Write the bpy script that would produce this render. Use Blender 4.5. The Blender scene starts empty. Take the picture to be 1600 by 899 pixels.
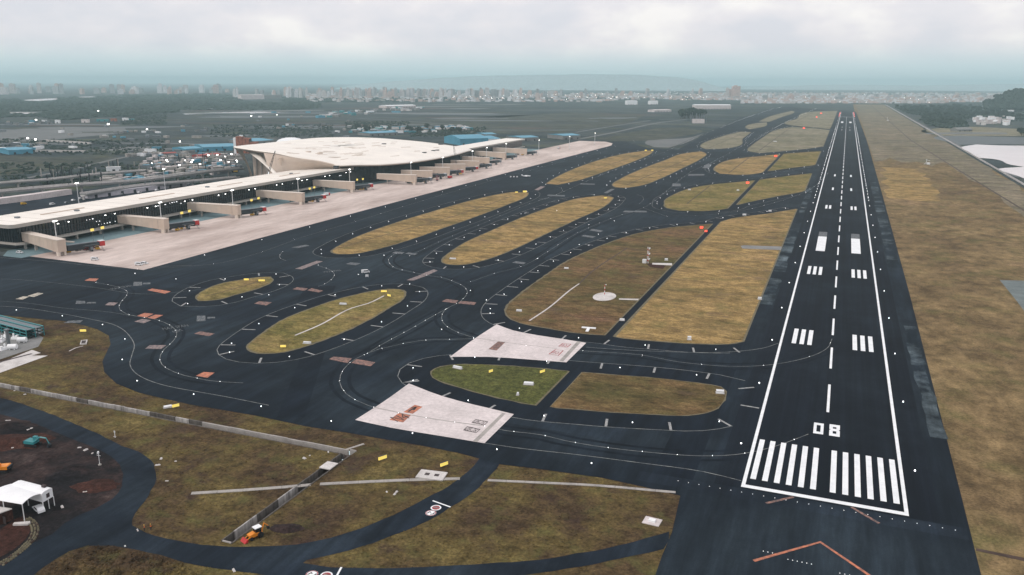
import bpy, bmesh, math, random
from mathutils import Matrix, Vector
R_ = math.radians
rnd = random.Random(11)
sc = bpy.context.scene
col = sc.collection

# ------------------------------------------------------------------ camera
# Ground frame: runway centreline on +Y, threshold at Y=0, metres, ground z=0.
FPX, PITCH, ROLL, YAW = 1280.9, 0.2453, 0.0044, -0.3783
CAM = Vector((-4.05, -227.86, 114.55))
_F = Vector((math.sin(YAW)*math.cos(PITCH), math.cos(YAW)*math.cos(PITCH), -math.sin(PITCH)))
_R0 = Vector((math.cos(YAW), -math.sin(YAW), 0)); _U0 = _R0.cross(_F)
_R = _R0*math.cos(ROLL) + _U0*math.sin(ROLL); _U = _U0*math.cos(ROLL) - _R0*math.sin(ROLL)
cam = bpy.data.objects.new('camera', bpy.data.cameras.new('camera'))
col.objects.link(cam); sc.camera = cam
cam.matrix_world = Matrix(((_R.x, _U.x, -_F.x, CAM.x), (_R.y, _U.y, -_F.y, CAM.y), (_R.z, _U.z, -_F.z, CAM.z), (0, 0, 0, 1)))
cam.data.sensor_width = 36; cam.data.lens = FPX/1600*36
cam.data.clip_start = 1; cam.data.clip_end = 150000

def ray(px, py): return _F*FPX + _R*(px-800) + _U*(449.5-py)
def at(px, py, z=0.0):
    d = ray(px, py); return CAM + d*((z-CAM.z)/d.z)
def at_x(px, py, x):
    d = ray(px, py); return CAM + d*((x-CAM.x)/d.x)
def at_dist(px, py, dist):
    d = ray(px, py); return CAM + d*(dist/math.hypot(d.x, d.y))
def g2(L): return [at(*p).xy for p in L]

# ------------------------------------------------------------------ exposure, world, sun
sc.view_settings.view_transform = 'Standard'; sc.view_settings.look = 'None'
sc.view_settings.exposure = 0.0; sc.view_settings.gamma = 1.0
sc.cycles.max_bounces = 6; sc.cycles.diffuse_bounces = 2; sc.cycles.glossy_bounces = 2
sc.cycles.volume_bounces = 1; sc.cycles.sample_clamp_indirect = 4
sc.cycles.use_denoising = True
SUN_EL, SUN_AZ = R_(48), R_(215)       # compass style: 0 = +Y, clockwise
w = bpy.data.worlds.new('World'); sc.world = w; w.use_nodes = True
nt = w.node_tree; N = nt.nodes; L = nt.links; N.clear()
out = N.new('ShaderNodeOutputWorld'); bg = N.new('ShaderNodeBackground'); bg.inputs['Strength'].default_value = 0.1
sky = N.new('ShaderNodeTexSky'); sky.sky_type = 'NISHITA'; sky.sun_disc = False
sky.sun_elevation = SUN_EL; sky.sun_rotation = SUN_AZ; sky.dust_density = 3
tc = N.new('ShaderNodeTexCoord'); mp = N.new('ShaderNodeMapping'); mp.inputs['Scale'].default_value = (8, 8, 17)
mp.inputs['Location'].default_value = (3.1, 0.4, 0)
cn = N.new('ShaderNodeTexNoise'); cn.inputs['Scale'].default_value = 1.0; cn.inputs['Detail'].default_value = 7; cn.inputs['Roughness'].default_value = .52
cr_ = N.new('ShaderNodeValToRGB')
e = cr_.color_ramp.elements
e[0].position = .34; e[0].color = (8.5, 8.45, 9.1, 1); e[1].position = .62; e[1].color = (11.3, 10.8, 10.6, 1)
k = cr_.color_ramp.elements.new(.5); k.color = (9.8, 9.35, 9.7, 1)
sx = N.new('ShaderNodeSeparateXYZ')
# low band of teal murk under the cloud base
mr = N.new('ShaderNodeMapRange'); mr.inputs['From Min'].default_value = .012; mr.inputs['From Max'].default_value = .048
mr.interpolation_type = 'SMOOTHSTEP'
mixlow = N.new('ShaderNodeMixRGB'); mixlow.inputs['Color1'].default_value = (7.2, 8.6, 9.0, 1)
mixn = N.new('ShaderNodeMixRGB'); mixn.inputs['Fac'].default_value = .88
L.new(tc.outputs['Generated'], mp.inputs['Vector']); L.new(mp.outputs[0], cn.inputs['Vector']); L.new(cn.outputs['Fac'], cr_.inputs[0])
L.new(tc.outputs['Generated'], sx.inputs[0]); L.new(sx.outputs['Z'], mr.inputs['Value'])
L.new(mr.outputs[0], mixlow.inputs['Fac']); L.new(cr_.outputs[0], mixlow.inputs['Color2'])
L.new(sky.outputs[0], mixn.inputs['Color1']); L.new(mixlow.outputs[0], mixn.inputs['Color2'])
L.new(mixn.outputs[0], bg.inputs['Color']); L.new(bg.outputs[0], out.inputs['Surface'])
sun = bpy.data.objects.new('sun', bpy.data.lights.new('sun', 'SUN')); col.objects.link(sun)
sun.data.energy = 1.3; sun.data.angle = R_(14); sun.data.color = (1, .95, .88)
sun.rotation_euler = (math.pi/2-SUN_EL, 0, -SUN_AZ + math.pi)

# ------------------------------------------------------------------ materials
def nodes(name):
    m = bpy.data.materials.new(name); m.use_nodes = True
    t = m.node_tree; return m, t, t.nodes['Principled BSDF']
def noise(t, size, detail=4, rough=.55, stretch=(1, 1, 1), src=None):
    if src is None:
        ge = t.nodes.new('ShaderNodeNewGeometry'); src = ge.outputs['Position']
    mp = t.nodes.new('ShaderNodeMapping'); mp.inputs['Scale'].default_value = tuple(s/size for s in stretch)
    n = t.nodes.new('ShaderNodeTexNoise'); n.inputs['Scale'].default_value = 1; n.inputs['Detail'].default_value = detail; n.inputs['Roughness'].default_value = rough
    t.links.new(src, mp.inputs[0]); t.links.new(mp.outputs[0], n.inputs['Vector']); return n.outputs['Fac']
def ramp(t, fac, stops):
    r = t.nodes.new('ShaderNodeValToRGB'); e = r.color_ramp.elements
    e[0].position, e[0].color = stops[0][0], (*stops[0][1], 1); e[1].position, e[1].color = stops[-1][0], (*stops[-1][1], 1)
    for p, c in stops[1:-1]: e.new(p).color = (*c, 1)
    t.links.new(fac, r.inputs[0]); return r.outputs[0]
def mix(t, a, b, fac, mode='MIX'):
    m = t.nodes.new('ShaderNodeMixRGB'); m.blend_type = mode
    for i, v in ((0, fac), (1, a), (2, b)):
        if hasattr(v, 'is_linked'): t.links.new(v, m.inputs[i])
        elif i == 0: m.inputs[0].default_value = v
        else: m.inputs[i].default_value = (*v, 1)
    return m.outputs[0]
def grey(v): return (v, v, v)
def plain(name, c, rough=.6, metal=0, var=.18, size=3.0, spec=.35):
    m, t, b = nodes(name)
    n = noise(t, size, 5)
    c2 = ramp(t, n, [(.3, grey(1-var)), (.7, grey(1+var*.4))])
    t.links.new(mix(t, c, c2, 1.0, 'MULTIPLY'), b.inputs['Base Color'])
    b.inputs['Roughness'].default_value = rough; b.inputs['Metallic'].default_value = metal; b.inputs['Specular IOR Level'].default_value = spec
    return m
def glow(name, c, strength, base=(.8, .8, .8)):
    m, t, b = nodes(name); b.inputs['Base Color'].default_value = (*base, 1)
    b.inputs['Emission Color'].default_value = (*c, 1); b.inputs['Emission Strength'].default_value = strength
    m.cycles.emission_sampling = 'NONE'; return m
def bump(t, b, h, strength, dist=.3):
    u = t.nodes.new('ShaderNodeBump'); u.inputs['Strength'].default_value = strength; u.inputs['Distance'].default_value = dist
    t.links.new(h, u.inputs['Height']); t.links.new(u.outputs[0], b.inputs['Normal'])
def grassy(name, stops, patch=45, streak=(1, 1, 1), fine=.9, bare=None, barecut=(.62, .74), tint=(.1, .105, .035)):
    m, t, b = nodes(name)
    n1 = noise(t, patch, 7, .62, streak); c = ramp(t, n1, stops)
    n2 = noise(t, patch*.16, 5, .6, streak)
    c = mix(t, c, ramp(t, n2, [(.3, grey(.5)), (.5, grey(1.0)), (.7, grey(1.45))]), .95, 'MULTIPLY')
    n5 = noise(t, patch*.05, 4, .65, streak); c = mix(t, c, ramp(t, n5, [(.32, grey(.6)), (.5, grey(1.0)), (.68, grey(1.4))]), .85, 'MULTIPLY')
    n6 = noise(t, patch*.3, 6, .6); c = mix(t, c, tint, ramp(t, n6, [(.52, grey(0)), (.7, grey(.55))]))
    if bare:
        n4 = noise(t, patch*.45, 6, .65, streak)
        f = ramp(t, n4, [(barecut[0], grey(0)), (barecut[1], grey(.85))]); c = mix(t, c, bare, f)
    n3 = noise(t, fine, 3, .7)
    c = mix(t, c, ramp(t, n3, [(.3, grey(.55)), (.55, grey(1.05)), (.75, grey(1.45))]), .85, 'MULTIPLY')
    t.links.new(c, b.inputs['Base Color']); b.inputs['Roughness'].default_value = 1; b.inputs['Specular IOR Level'].default_value = .1
    bump(t, b, n3, .6, .25); return m
def tarmac(name, c, patch=60, stretch=(1, .22, 1), var=.35, light=None, spec=.1, lsize=130, seams=False):
    m, t, b = nodes(name)
    n1 = noise(t, patch, 6, .6, stretch)
    k = ramp(t, n1, [(.3, grey(1-var)), (.5, grey(1)), (.72, grey(1+var))])
    o = mix(t, c, k, 1, 'MULTIPLY')
    n2 = noise(t, 9, 6, .65, (1, .3, 1))
    o = mix(t, o, ramp(t, n2, [(.3, grey(.85)), (.7, grey(1.18))]), 1, 'MULTIPLY')
    if light:
        n3 = noise(t, lsize, 7, .68); f = ramp(t, n3, [(.47, grey(0)), (.68, grey(.75))]); o = mix(t, o, light, f)
    n5 = noise(t, 3.2 if seams else 5, 4, .7, (1, .012, 1) if seams else (1, .1, 1)); o = mix(t, o, ramp(t, n5, [(.32, grey(.62)), (.5, grey(1)), (.68, grey(1.5))]), .9, 'MULTIPLY')
    n4 = noise(t, .5, 2, .6)
    o = mix(t, o, ramp(t, n4, [(.3, grey(.88)), (.7, grey(1.12))]), 1, 'MULTIPLY')
    t.links.new(o, b.inputs['Base Color']); b.inputs['Roughness'].default_value = .88; b.inputs['Specular IOR Level'].default_value = spec
    return m
def concrete(name, c, stain, patch=25, stretch=(1, 1, 1), amt=.6):
    m, t, b = nodes(name)
    n1 = noise(t, patch, 7, .65, stretch); o = mix(t, c, stain, ramp(t, n1, [(.38, grey(0)), (.72, grey(amt))]))
    n2 = noise(t, patch*.12, 5, .6, stretch); o = mix(t, o, ramp(t, n2, [(.3, grey(.86)), (.7, grey(1.1))]), 1, 'MULTIPLY')
    t.links.new(o, b.inputs['Base Color']); b.inputs['Roughness'].default_value = .9; b.inputs['Specular IOR Level'].default_value = .2; return m
def worn_paint(name, c, under, cut=(.42, .56), size=1.6, amt=.8):
    m, t, b = nodes(name)
    n = noise(t, size, 6, .7); f = ramp(t, n, [(cut[0], grey(amt)), (cut[1], grey(0))])
    t.links.new(mix(t, c, under, f), b.inputs['Base Color']); b.inputs['Roughness'].default_value = .7; b.inputs['Specular IOR Level'].default_value = .25; return m

M = {}
M['scrub'] = grassy('scrub_land', [(.3, (.018, .029, .034)), (.48, (.037, .05, .054)), (.6, (.06, .071, .072)), (.75, (.102, .107, .106))], 320, (.45, 1, 1), 6)
M['grass_near'] = grassy('darkened_rough_meadow', [(.3, (.042, .027, .018)), (.44, (.075, .05, .026)), (.56, (.108, .08, .031)), (.74, (.165, .128, .048))], 26, (1, 1, 1), .8, (.055, .034, .028), (.55, .7))  # tones darkened so the colour carries the foreground vignette
M['grass_green'] = grassy('green_turf', [(.3, (.06, .062, .022)), (.5, (.085, .092, .028)), (.7, (.13, .125, .04)), (.8, (.16, .13, .05))], 16, (1, 1, 1), .7)
M['grass_olive'] = grassy('olive_turf', [(.3, (.1, .1, .03)), (.45, (.165, .135, .045)), (.57, (.225, .17, .065)), (.74, (.24, .15, .075))], 34, (.7, 1, 1), .8)
M['grass_dry'] = grassy('dry_turf', [(.3, (.135, .11, .045)), (.42, (.22, .152, .064)), (.52, (.295, .2, .08)), (.62, (.315, .212, .092)), (.74, (.25, .148, .08))], 50, (.6, 1, 1), .9, (.12, .08, .06), (.58, .72))
M['grass_red'] = grassy('reddish_turf', [(.3, (.065, .062, .022)), (.44, (.11, .08, .034)), (.56, (.15, .096, .045)), (.72, (.14, .077, .05))], 42, (.6, 1, 1), .8, (.1, .065, .055), (.6, .75))
M['grass_verge'] = grassy('verge_turf', [(.3, (.12, .082, .045)), (.44, (.165, .115, .058)), (.56, (.2, .142, .07)), (.7, (.23, .15, .085))], 90, (1, .75, 1), .9, (.09, .066, .045), (.6, .8))
M['grass_far'] = grassy('far_turf', [(.28, (.15, .14, .095)), (.5, (.21, .19, .13)), (.75, (.27, .23, .165))], 90, (.5, 1, 1), 3)  # turf lightened towards beige, painting distance haze into its colour
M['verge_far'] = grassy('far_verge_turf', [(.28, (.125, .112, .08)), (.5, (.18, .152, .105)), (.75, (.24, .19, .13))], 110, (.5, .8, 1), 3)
M['marsh'] = grassy('marsh_turf', [(.28, (.034, .042, .04)), (.5, (.06, .067, .058)), (.75, (.09, .092, .078))], 120, (.5, 1, 1), 3)
M['pale_pad'] = concrete('pale_old_pad', (.17, .2, .2), (.06, .075, .075), 14)
M['fringe'] = plain('dusty_fringe', (.17, .15, .1), .95, size=2, var=.3, spec=.1)
M['tarmac'] = tarmac('taxiway_tarmac', (.009, .0142, .0215), light=(.028, .041, .052))
M['tarmac_dark'] = tarmac('shoulder_tarmac', (.0065, .0105, .017), 40)
M['runway'] = tarmac('runway_tarmac', (.0058, .0088, .0145), 45, (1, .06, 1), .3, light=(.014, .021, .03), lsize=70, seams=True)
M['tarmac_worn'] = tarmac('worn_tarmac', (.009, .015, .022), 14, (1, .5, 1), .4, light=(.14, .18, .2), lsize=28)
M['road'] = tarmac('road_tarmac', (.011, .017, .026), 18, (1, 1, 1), .35, light=(.026, .038, .052), lsize=30)
M['dirt'] = grassy('dark_dirt', [(.3, (.0075, .008, .01)), (.46, (.015, .013, .0145)), (.58, (.04, .026, .024)), (.72, (.085, .065, .06))], 30, (1, 1, 1), .9, tint=(.02, .017, .018))
M['dirt_red'] = grassy('red_dirt', [(.3, (.03, .014, .011)), (.6, (.055, .024, .018)), (.8, (.07, .04, .03))], 14, (1, 1, 1), .6, tint=(.05, .02, .016))
M['apron'] = concrete('apron_concrete', (.63, .535, .49), (.3, .225, .195), 34, (1, .3, 1), .8)
M['apron_road'] = concrete('apron_road_slab', (.17, .25, .27), (.1, .16, .18), 20)
M['pad'] = concrete('pad_concrete', (.69, .62, .61), (.45, .41, .4), 12, (1, 1, 1), .7)
M['concrete'] = concrete('weathered_concrete', (.4, .375, .35), (.16, .15, .14), 4)
M['concrete_pale'] = concrete('pale_concrete', (.64, .61, .59), (.3, .28, .27), 5)
M['streaky'] = concrete('streaked_concrete', (.15, .135, .122), (.035, .031, .028), 1.6, (1, 1, .12), .95)
M['chalky'] = concrete('chalky_concrete', (.5, .48, .46), (.1, .09, .085), 1.8, (1, 1, .12), .95)
M['concrete_grey'] = concrete('grey_concrete', (.24, .24, .235), (.12, .125, .125), 8)
M['white_paint'] = worn_paint('white_runway_paint', (.82, .84, .85), (.6, .63, .65), size=5, amt=.35)
M['faint_paint'] = worn_paint('scuffed_paint', (.19, .2, .205), (.035, .045, .055), (.42, .62), 1.2, .9)
M['line_paint'] = worn_paint('taxi_line_paint', (.26, .27, .26), (.05, .06, .07), (.38, .6), 3, .8)
M['tick_paint'] = worn_paint('tick_paint', (.36, .36, .35), (.1, .11, .12), (.4, .6), 1.2, .6)
M['orange_paint'] = worn_paint('orange_paint', (.6, .21, .11), (.2, .1, .08), (.42, .62), 1.3, .8)
M['rust_paint'] = worn_paint('faded_orange_paint', (.33, .18, .14), (.06, .055, .06), (.42, .62), 1.3, .85)
M['pink_paint'] = worn_paint('dusty_pink_paint', (.34, .25, .23), (.07, .075, .085), (.42, .62), 1.3, .8)
M['cream_paint'] = worn_paint('cream_paint', (.56, .5, .4), (.2, .19, .18), size=1.5)
M['red_paint'] = worn_paint('red_paint', (.4, .05, .06), (.2, .06, .06), size=.8)
M['black_paint'] = plain('black_paint', (.06, .045, .045), .8, size=1)
M['roof'] = plain('ivory_roof_sheet', (.88, .82, .74), .5, size=30, var=.1)
M['fascia'] = plain('beige_fascia', (.44, .405, .365), .55, size=12, var=.1)
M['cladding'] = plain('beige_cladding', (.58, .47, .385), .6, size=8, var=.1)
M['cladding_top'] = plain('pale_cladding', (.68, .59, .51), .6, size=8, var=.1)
M['soffit'] = plain('soffit', (.5, .42, .36), .6, size=8)
M['glass'] = plain('dark_glazing', (.012, .018, .024), .12, size=9, var=.4, spec=.5)
M['glass_teal'] = plain('teal_glazing', (.02, .05, .06), .15, size=6, spec=.5)
M['mullion'] = plain('dark_mullion', (.045, .055, .065), .5, .3)
M['dark_metal'] = plain('dark_steel', (.03, .035, .042), .5, .3)
M['grey_metal'] = plain('grey_steel', (.2, .22, .24), .45, .5)
M['white_metal'] = plain('white_steel', (.74, .75, .76), .45)
M['white_sheet'] = plain('white_fabric', (.84, .85, .86), .6, var=.06)
M['yellow'] = plain('yellow_body', (.72, .42, .035), .4)
M['orange'] = plain('orange_body', (.75, .25, .02), .4)
M['red'] = plain('red_body', (.5, .035, .035), .45)
M['teal'] = plain('teal_body', (.04, .24, .26), .4)
M['rubber'] = plain('black_rubber', (.012, .012, .013), .85)
M['brick'] = plain('brick_red', (.34, .13, .085), .85, var=.4)
M['blue_roof'] = plain('blue_sheet_roof', (.08, .3, .42), .5, size=9)
M['red_roof'] = plain('red_sheet_roof', (.35, .07, .06), .6)
M['lilac'] = plain('lilac_sheet', (.55, .53, .58), .6)
M['skin'] = plain('skin', (.2, .1, .06), .6); M['hivis'] = plain('orange_vest', (.9, .2, .02), .7); M['trouser'] = plain('dark_trouser', (.02, .025, .04), .9)
M['trunk'] = plain('bark', (.06, .045, .03), .95)
M['foliage'] = grassy('dark_foliage', [(.3, (.017, .03, .028)), (.55, (.036, .056, .05)), (.75, (.062, .084, .068))], 9, (1, 1, 1), 1.5)
M['water'] = plain('still_water', (.62, .52, .52), .14, size=60, var=.06, spec=.5)  # pale pinkish base colour paints the reflected sky into the water
M['dark_water'] = plain('dark_wetland', (.03, .045, .05), .5, size=40, var=.3)
M['mud'] = concrete('pale_mud', (.16, .165, .165), (.09, .1, .1), 60)
M['soil'] = plain('brown_soil', (.07, .045, .035), .95, size=4, var=.4)
M['hill'] = grassy('hazed_hill', [(.3, (.32, .4, .42)), (.7, (.38, .45, .46))], 150, (1, 1, 1), 12)  # pale bluish tones put distance haze into the hill colour itself
M['lamp'] = glow('lit_lamp', (1, .97, .9), 9); M['flood'] = glow('lit_flood', (1, .98, .95), 9)
M['dotlamp'] = glow('lit_white_lens', (.95, .97, 1), 4.5); M['dimlamp'] = glow('dim_lens', (.95, .97, 1), .9)
M['sign_yellow'] = glow('lit_yellow_face', (1, .78, .2), .6, (.8, .6, .1)); M['sign_red'] = glow('lit_red_face', (1, .08, .04), 2.2, (.6, .05, .04))
M['glow_strip'] = glow('glow_strip', (.95, .97, 1), 1.6)  # glow for painted glass reflections and for lit interior spots
M['redlamp'] = glow('lit_red_lens', (1, .1, .06), 5)
CITY = [plain('city_wall_%d' % i, c, .8, size=14, var=.25) for i, c in enumerate([(.5, .47, .46), (.6, .58, .58), (.4, .42, .43), (.55, .42, .38), (.32, .34, .35), (.68, .68, .7)])]

# ------------------------------------------------------------------ mesh helpers
class MB:
    def __init__(s): s.v = []; s.f = []; s.m = []
    def face(s, pts, mi=0):
        i = len(s.v); s.v += [tuple(p) for p in pts]; s.f.append(tuple(range(i, i+len(pts)))); s.m.append(mi); return s
    def hull8(s, b, t, mi=0):
        i = len(s.v); s.v += [tuple(p) for p in b] + [tuple(p) for p in t]; n = len(b)
        s.f.append(tuple(i+k for k in reversed(range(n)))); s.f.append(tuple(i+n+k for k in range(n)))
        for k in range(n): s.f.append((i+k, i+(k+1) % n, i+n+(k+1) % n, i+n+k))
        s.m += [mi]*(n+2); return s
    def box(s, x0, x1, y0, y1, z0, z1, mi=0, taper=0):
        b = [(x0, y0, z0), (x1, y0, z0), (x1, y1, z0), (x0, y1, z0)]
        t = [(x0+taper, y0+taper, z1), (x1-taper, y0+taper, z1), (x1-taper, y1-taper, z1), (x0+taper, y1-taper, z1)]
        return s.hull8(b, t, mi)
    def prism(s, poly, z0, z1, mi=0):
        return s.hull8([(x, y, z0) for x, y in poly], [(x, y, z1) for x, y in poly], mi)
    def profile(s, pts, y0, y1, mi=0):      # outline in x,z pushed along y (outline counter-clockwise)
        n = len(pts); i = len(s.v)
        s.v += [(x, y0, z) for x, z in pts] + [(x, y1, z) for x, z in pts]
        s.f.append(tuple(i+k for k in range(n))); s.f.append(tuple(i+n+k for k in reversed(range(n))))
        for k in range(n): s.f.append((i+(k+1) % n, i+k, i+n+k, i+n+(k+1) % n))
        s.m += [mi]*(n+2); return s
    def bar(s, a, b, r, n=5, mi=0, r2=None):
        a = Vector(a); b = Vector(b); d = (b-a).normalized(); u = d.cross(Vector((0, 0, 1)))
        if u.length < 1e-3: u = Vector((1, 0, 0))
        u.normalize(); v = d.cross(u); r2 = r if r2 is None else r2
        ring = lambda c, q: [c+(u*math.cos(2*math.pi*k/n)+v*math.sin(2*math.pi*k/n))*q for k in range(n)]
        return s.hull8(ring(a, r), ring(b, r2), mi)
    def cyl(s, x, y, z0, z1, r, n=10, mi=0, r2=None): return s.bar((x, y, z0), (x, y, z1), r, n, mi, r2)
    def wheel(s, x, y, z, r, wd, n=12, mi=0): return s.bar((x, y-wd/2, z), (x, y+wd/2, z), r, n, mi)
    def mesh(s, name, mats, smooth=False):
        me = bpy.data.meshes.new(name); me.from_pydata(s.v, [], s.f)
        for m in (mats if isinstance(mats, (list, tuple)) else [mats]): me.materials.append(m)
        if len(set(s.m)) > 1: me.polygons.foreach_set('material_index', s.m)
        if smooth: me.polygons.foreach_set('use_smooth', [True]*len(me.polygons))
        me.update(); return me

def link(name, me, parent=None, loc=(0, 0, 0), rz=0):
    o = bpy.data.objects.new(name, me); col.objects.link(o)
    if parent: o.parent = parent
    o.location = loc; o.rotation_euler = (0, 0, rz); return o
def tag(o, label, cat, group=None):
    o['label'] = label; o['category'] = cat
    if group: o['group'] = group
    return o
def thing(name, label, cat, loc=(0, 0, 0), rz=0, group=None): return tag(link(name, None, None, loc, rz), label, cat, group)
def part(name, mb, mats, parent, label=None, smooth=False, loc=(0, 0, 0), rz=0):
    o = link(name, mb.mesh(name, mats, smooth), parent, loc, rz)
    if label: o['label'] = label
    return o
def solo(name, mb, mats, label, cat, loc=(0, 0, 0), rz=0, group=None, smooth=False):
    return tag(link(name, mb.mesh(name, mats, smooth), None, loc, rz), label, cat, group)
def structure(name, mb, mats, kind='structure', parent=None):
    o = link(name, mb.mesh(name, mats), parent)
    if kind: o['kind'] = kind
    return o
def kids(o): return [c for c in col.objects if c.parent == o]
PROTO = {}
def copy_tree(o, loc, rz=0, label=None):
    if o.name not in PROTO: PROTO[o.name] = [(c, kids(c)) for c in kids(o)]
    r = o.copy(); col.objects.link(r); r.location = loc; r.rotation_euler = (0, 0, rz)
    if label: r['label'] = label
    for c, gs in PROTO[o.name]:
        q = c.copy(); col.objects.link(q); q.parent = r
        for g in gs:
            h = g.copy(); col.objects.link(h); h.parent = q
    return r

# outlines on the ground
def spline(pts, closed=True, step=4.0):
    P = [Vector((p[0], p[1])) for p in pts]; n = len(P); o = []
    def tangent(i, toward):          # shared at smooth points, one-sided at corners and ends
        if not closed and i in (0, n-1): return toward
        a = (P[i]-P[i-1]).normalized(); b = (P[(i+1) % n]-P[i]).normalized()
        return toward if a.dot(b) < .62 else (a+b).normalized()
    for i in range(n if closed else n-1):
        b, c = P[i], P[(i+1) % n]; ln = (c-b).length
        if ln < 1e-6: continue
        d = (c-b)/ln; t1 = tangent(i, d)*ln; t2 = tangent((i+1) % n, d)*ln
        m = max(1, min(80, int(ln/step)))
        for j in range(m):
            t = j/m; o.append(b*(2*t**3-3*t*t+1)+t1*(t**3-2*t*t+t)+c*(-2*t**3+3*t*t)+t2*(t**3-t*t))
    if not closed: o.append(P[-1])
    return o
def ccw(p): return p if sum(p[i-1].x*p[i].y-p[i].x*p[i-1].y for i in range(len(p))) > 0 else p[::-1]
def offset(p, d):
    p = ccw(p); n = len(p); o = []
    for i in range(n):
        t = (p[(i+1) % n]-p[i-1]).normalized(); o.append(p[i]+Vector((t.y, -t.x))*d)
    return o
def jitter(p, a): return [q+Vector((rnd.uniform(-a, a), rnd.uniform(-a, a))) for q in p]
def flat(mb, p, z, mi=0): return mb.face([(q[0], q[1], z) for q in ccw([Vector((q[0], q[1])) for q in p])], mi)
def sheet(name, p, z, mat, kind='structure', parent=None): return structure(name, flat(MB(), p, z), mat, kind, parent)
def strip(mb, p, wd, z, closed=False, mi=0):
    n = len(p); e = []
    for i in range(n):
        a = p[i-1] if (closed or i) else p[i]; b = p[(i+1) % n] if (closed or i < n-1) else p[i]
        t = (b-a).normalized(); e.append(Vector((t.y, -t.x))*wd/2)
    for i in range(n if closed else n-1):
        j = (i+1) % n
        mb.face([(*(p[i]+e[i]), z), (*(p[j]+e[j]), z), (*(p[j]-e[j]), z), (*(p[i]-e[i]), z)], mi)
    return mb
def resample(p, step, closed=False):
    q = list(p)+([p[0]] if closed else []); o = []; d = 0.0; nxt = 0.0
    for a, b in zip(q, q[1:]):
        l = (b-a).length
        while l > 0 and nxt <= d+l: o.append((a.lerp(b, (nxt-d)/l), (b-a)/l)); nxt += step
        d += l
    return o

# ================================================================== GROUND
BIG = 42000
def rects(L, z):
    mb = MB()
    for x0, x1, y0, y1 in L: mb.face([(x0, y0, z), (x1, y0, z), (x1, y1, z), (x0, y1, z)])
    return mb
structure('ground', rects([(-BIG, -400, -3000, BIG), (60, BIG, -3000, BIG), (-400, 60, -3000, -320), (-400, 60, 170, BIG)], 0), M['scrub'])
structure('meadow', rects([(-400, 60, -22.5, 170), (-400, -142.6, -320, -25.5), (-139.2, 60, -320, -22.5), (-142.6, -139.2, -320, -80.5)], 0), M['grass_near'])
verge = [(36, -400), (400, -400), (300, 60), (192, 300), (192, 5000), (30, 5000), (30, -20)]
sheet('grass_verge', [Vector(p) for p in verge], .03, M['grass_verge'])
# worn gravel patch and mown strips on the verge
sheet('gravel_patch', spline(g2([(1562, 438), (1600, 439), (1640, 460), (1640, 500), (1608, 497), (1588, 470)]), True, 4), .06, M['pale_pad'])
def ragged(x0, x1, y0, y1, n, a):
    e = [Vector((x0+(x1-x0)*k/n, y0+rnd.uniform(-a, a))) for k in range(n+1)]+[Vector((x1, y0+(y1-y0)*k/n)) for k in range(1, n)]+[Vector((x1-(x1-x0)*k/n, y1)) for k in range(n+1)]+[Vector((x0, y1-(y1-y0)*k/n)) for k in range(1, n)]
    return e
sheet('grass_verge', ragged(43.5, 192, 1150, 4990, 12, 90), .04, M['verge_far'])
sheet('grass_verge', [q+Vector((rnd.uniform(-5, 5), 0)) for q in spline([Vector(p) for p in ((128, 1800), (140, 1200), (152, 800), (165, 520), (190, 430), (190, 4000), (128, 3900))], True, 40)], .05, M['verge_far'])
sheet('grass_verge', [q+Vector((rnd.uniform(-6, 6), rnd.uniform(-6, 6))) for q in spline([Vector(p) for p in ((48, 700), (90, 690), (100, 900), (92, 1040), (50, 1060))], True, 20)], .05, M['grass_dry'])
sheet('verge_track', spline(g2([(1525, 857), (1600, 872), (1640, 884), (1640, 890), (1598, 877), (1525, 861)]), True, 6), .06, M['soil'])
dm = MB(); strip(dm, [Vector((120, 5000)), Vector((128, 1700)), Vector((152, 900)), Vector((165, 500))], 2.5, .07)
structure('ditch_line', dm, M['soil'])

# ---- airfield tarmac
T_OUT = [(975, 221), (1010, 231), (1060, 234), (1110, 206), (1154, 186), (1208, 169), (1236, 167), (1262, 170), (1309, 172.8)]
right_edge = [Vector((36, 3560)), Vector((42, 1650)), Vector((40.2, 700)), Vector((38.8, 270)), Vector((37, 20)), Vector((36.3, -60)), Vector((36.3, -330))]
lower = [(1022, 905), (1034, 870), (1050, 832), (1063, 775), (1000, 760), (940, 747), (840, 733), (781, 726), (749, 717), (715, 708), (665, 698), (590, 685), (545, 677), (480, 667), (400, 650), (300, 633), (250, 622), (217, 614), (182, 600), (163, 582), (160, 565), (168, 548), (173, 538), (170, 525), (152, 515), (130, 508.5), (100, 502), (75, 500), (25, 495), (-60, 487)]
tarmac_poly = g2([(-60, 398), (40, 401), (60, 400)])+[Vector((-440, 165)), Vector((-440, 1330))]+g2(T_OUT) + right_edge + [Vector((-51, -330))] + g2(lower)
sheet('tarmac', tarmac_poly, .08, M['tarmac'])
MEADOW_CUT = [tarmac_poly]

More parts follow.
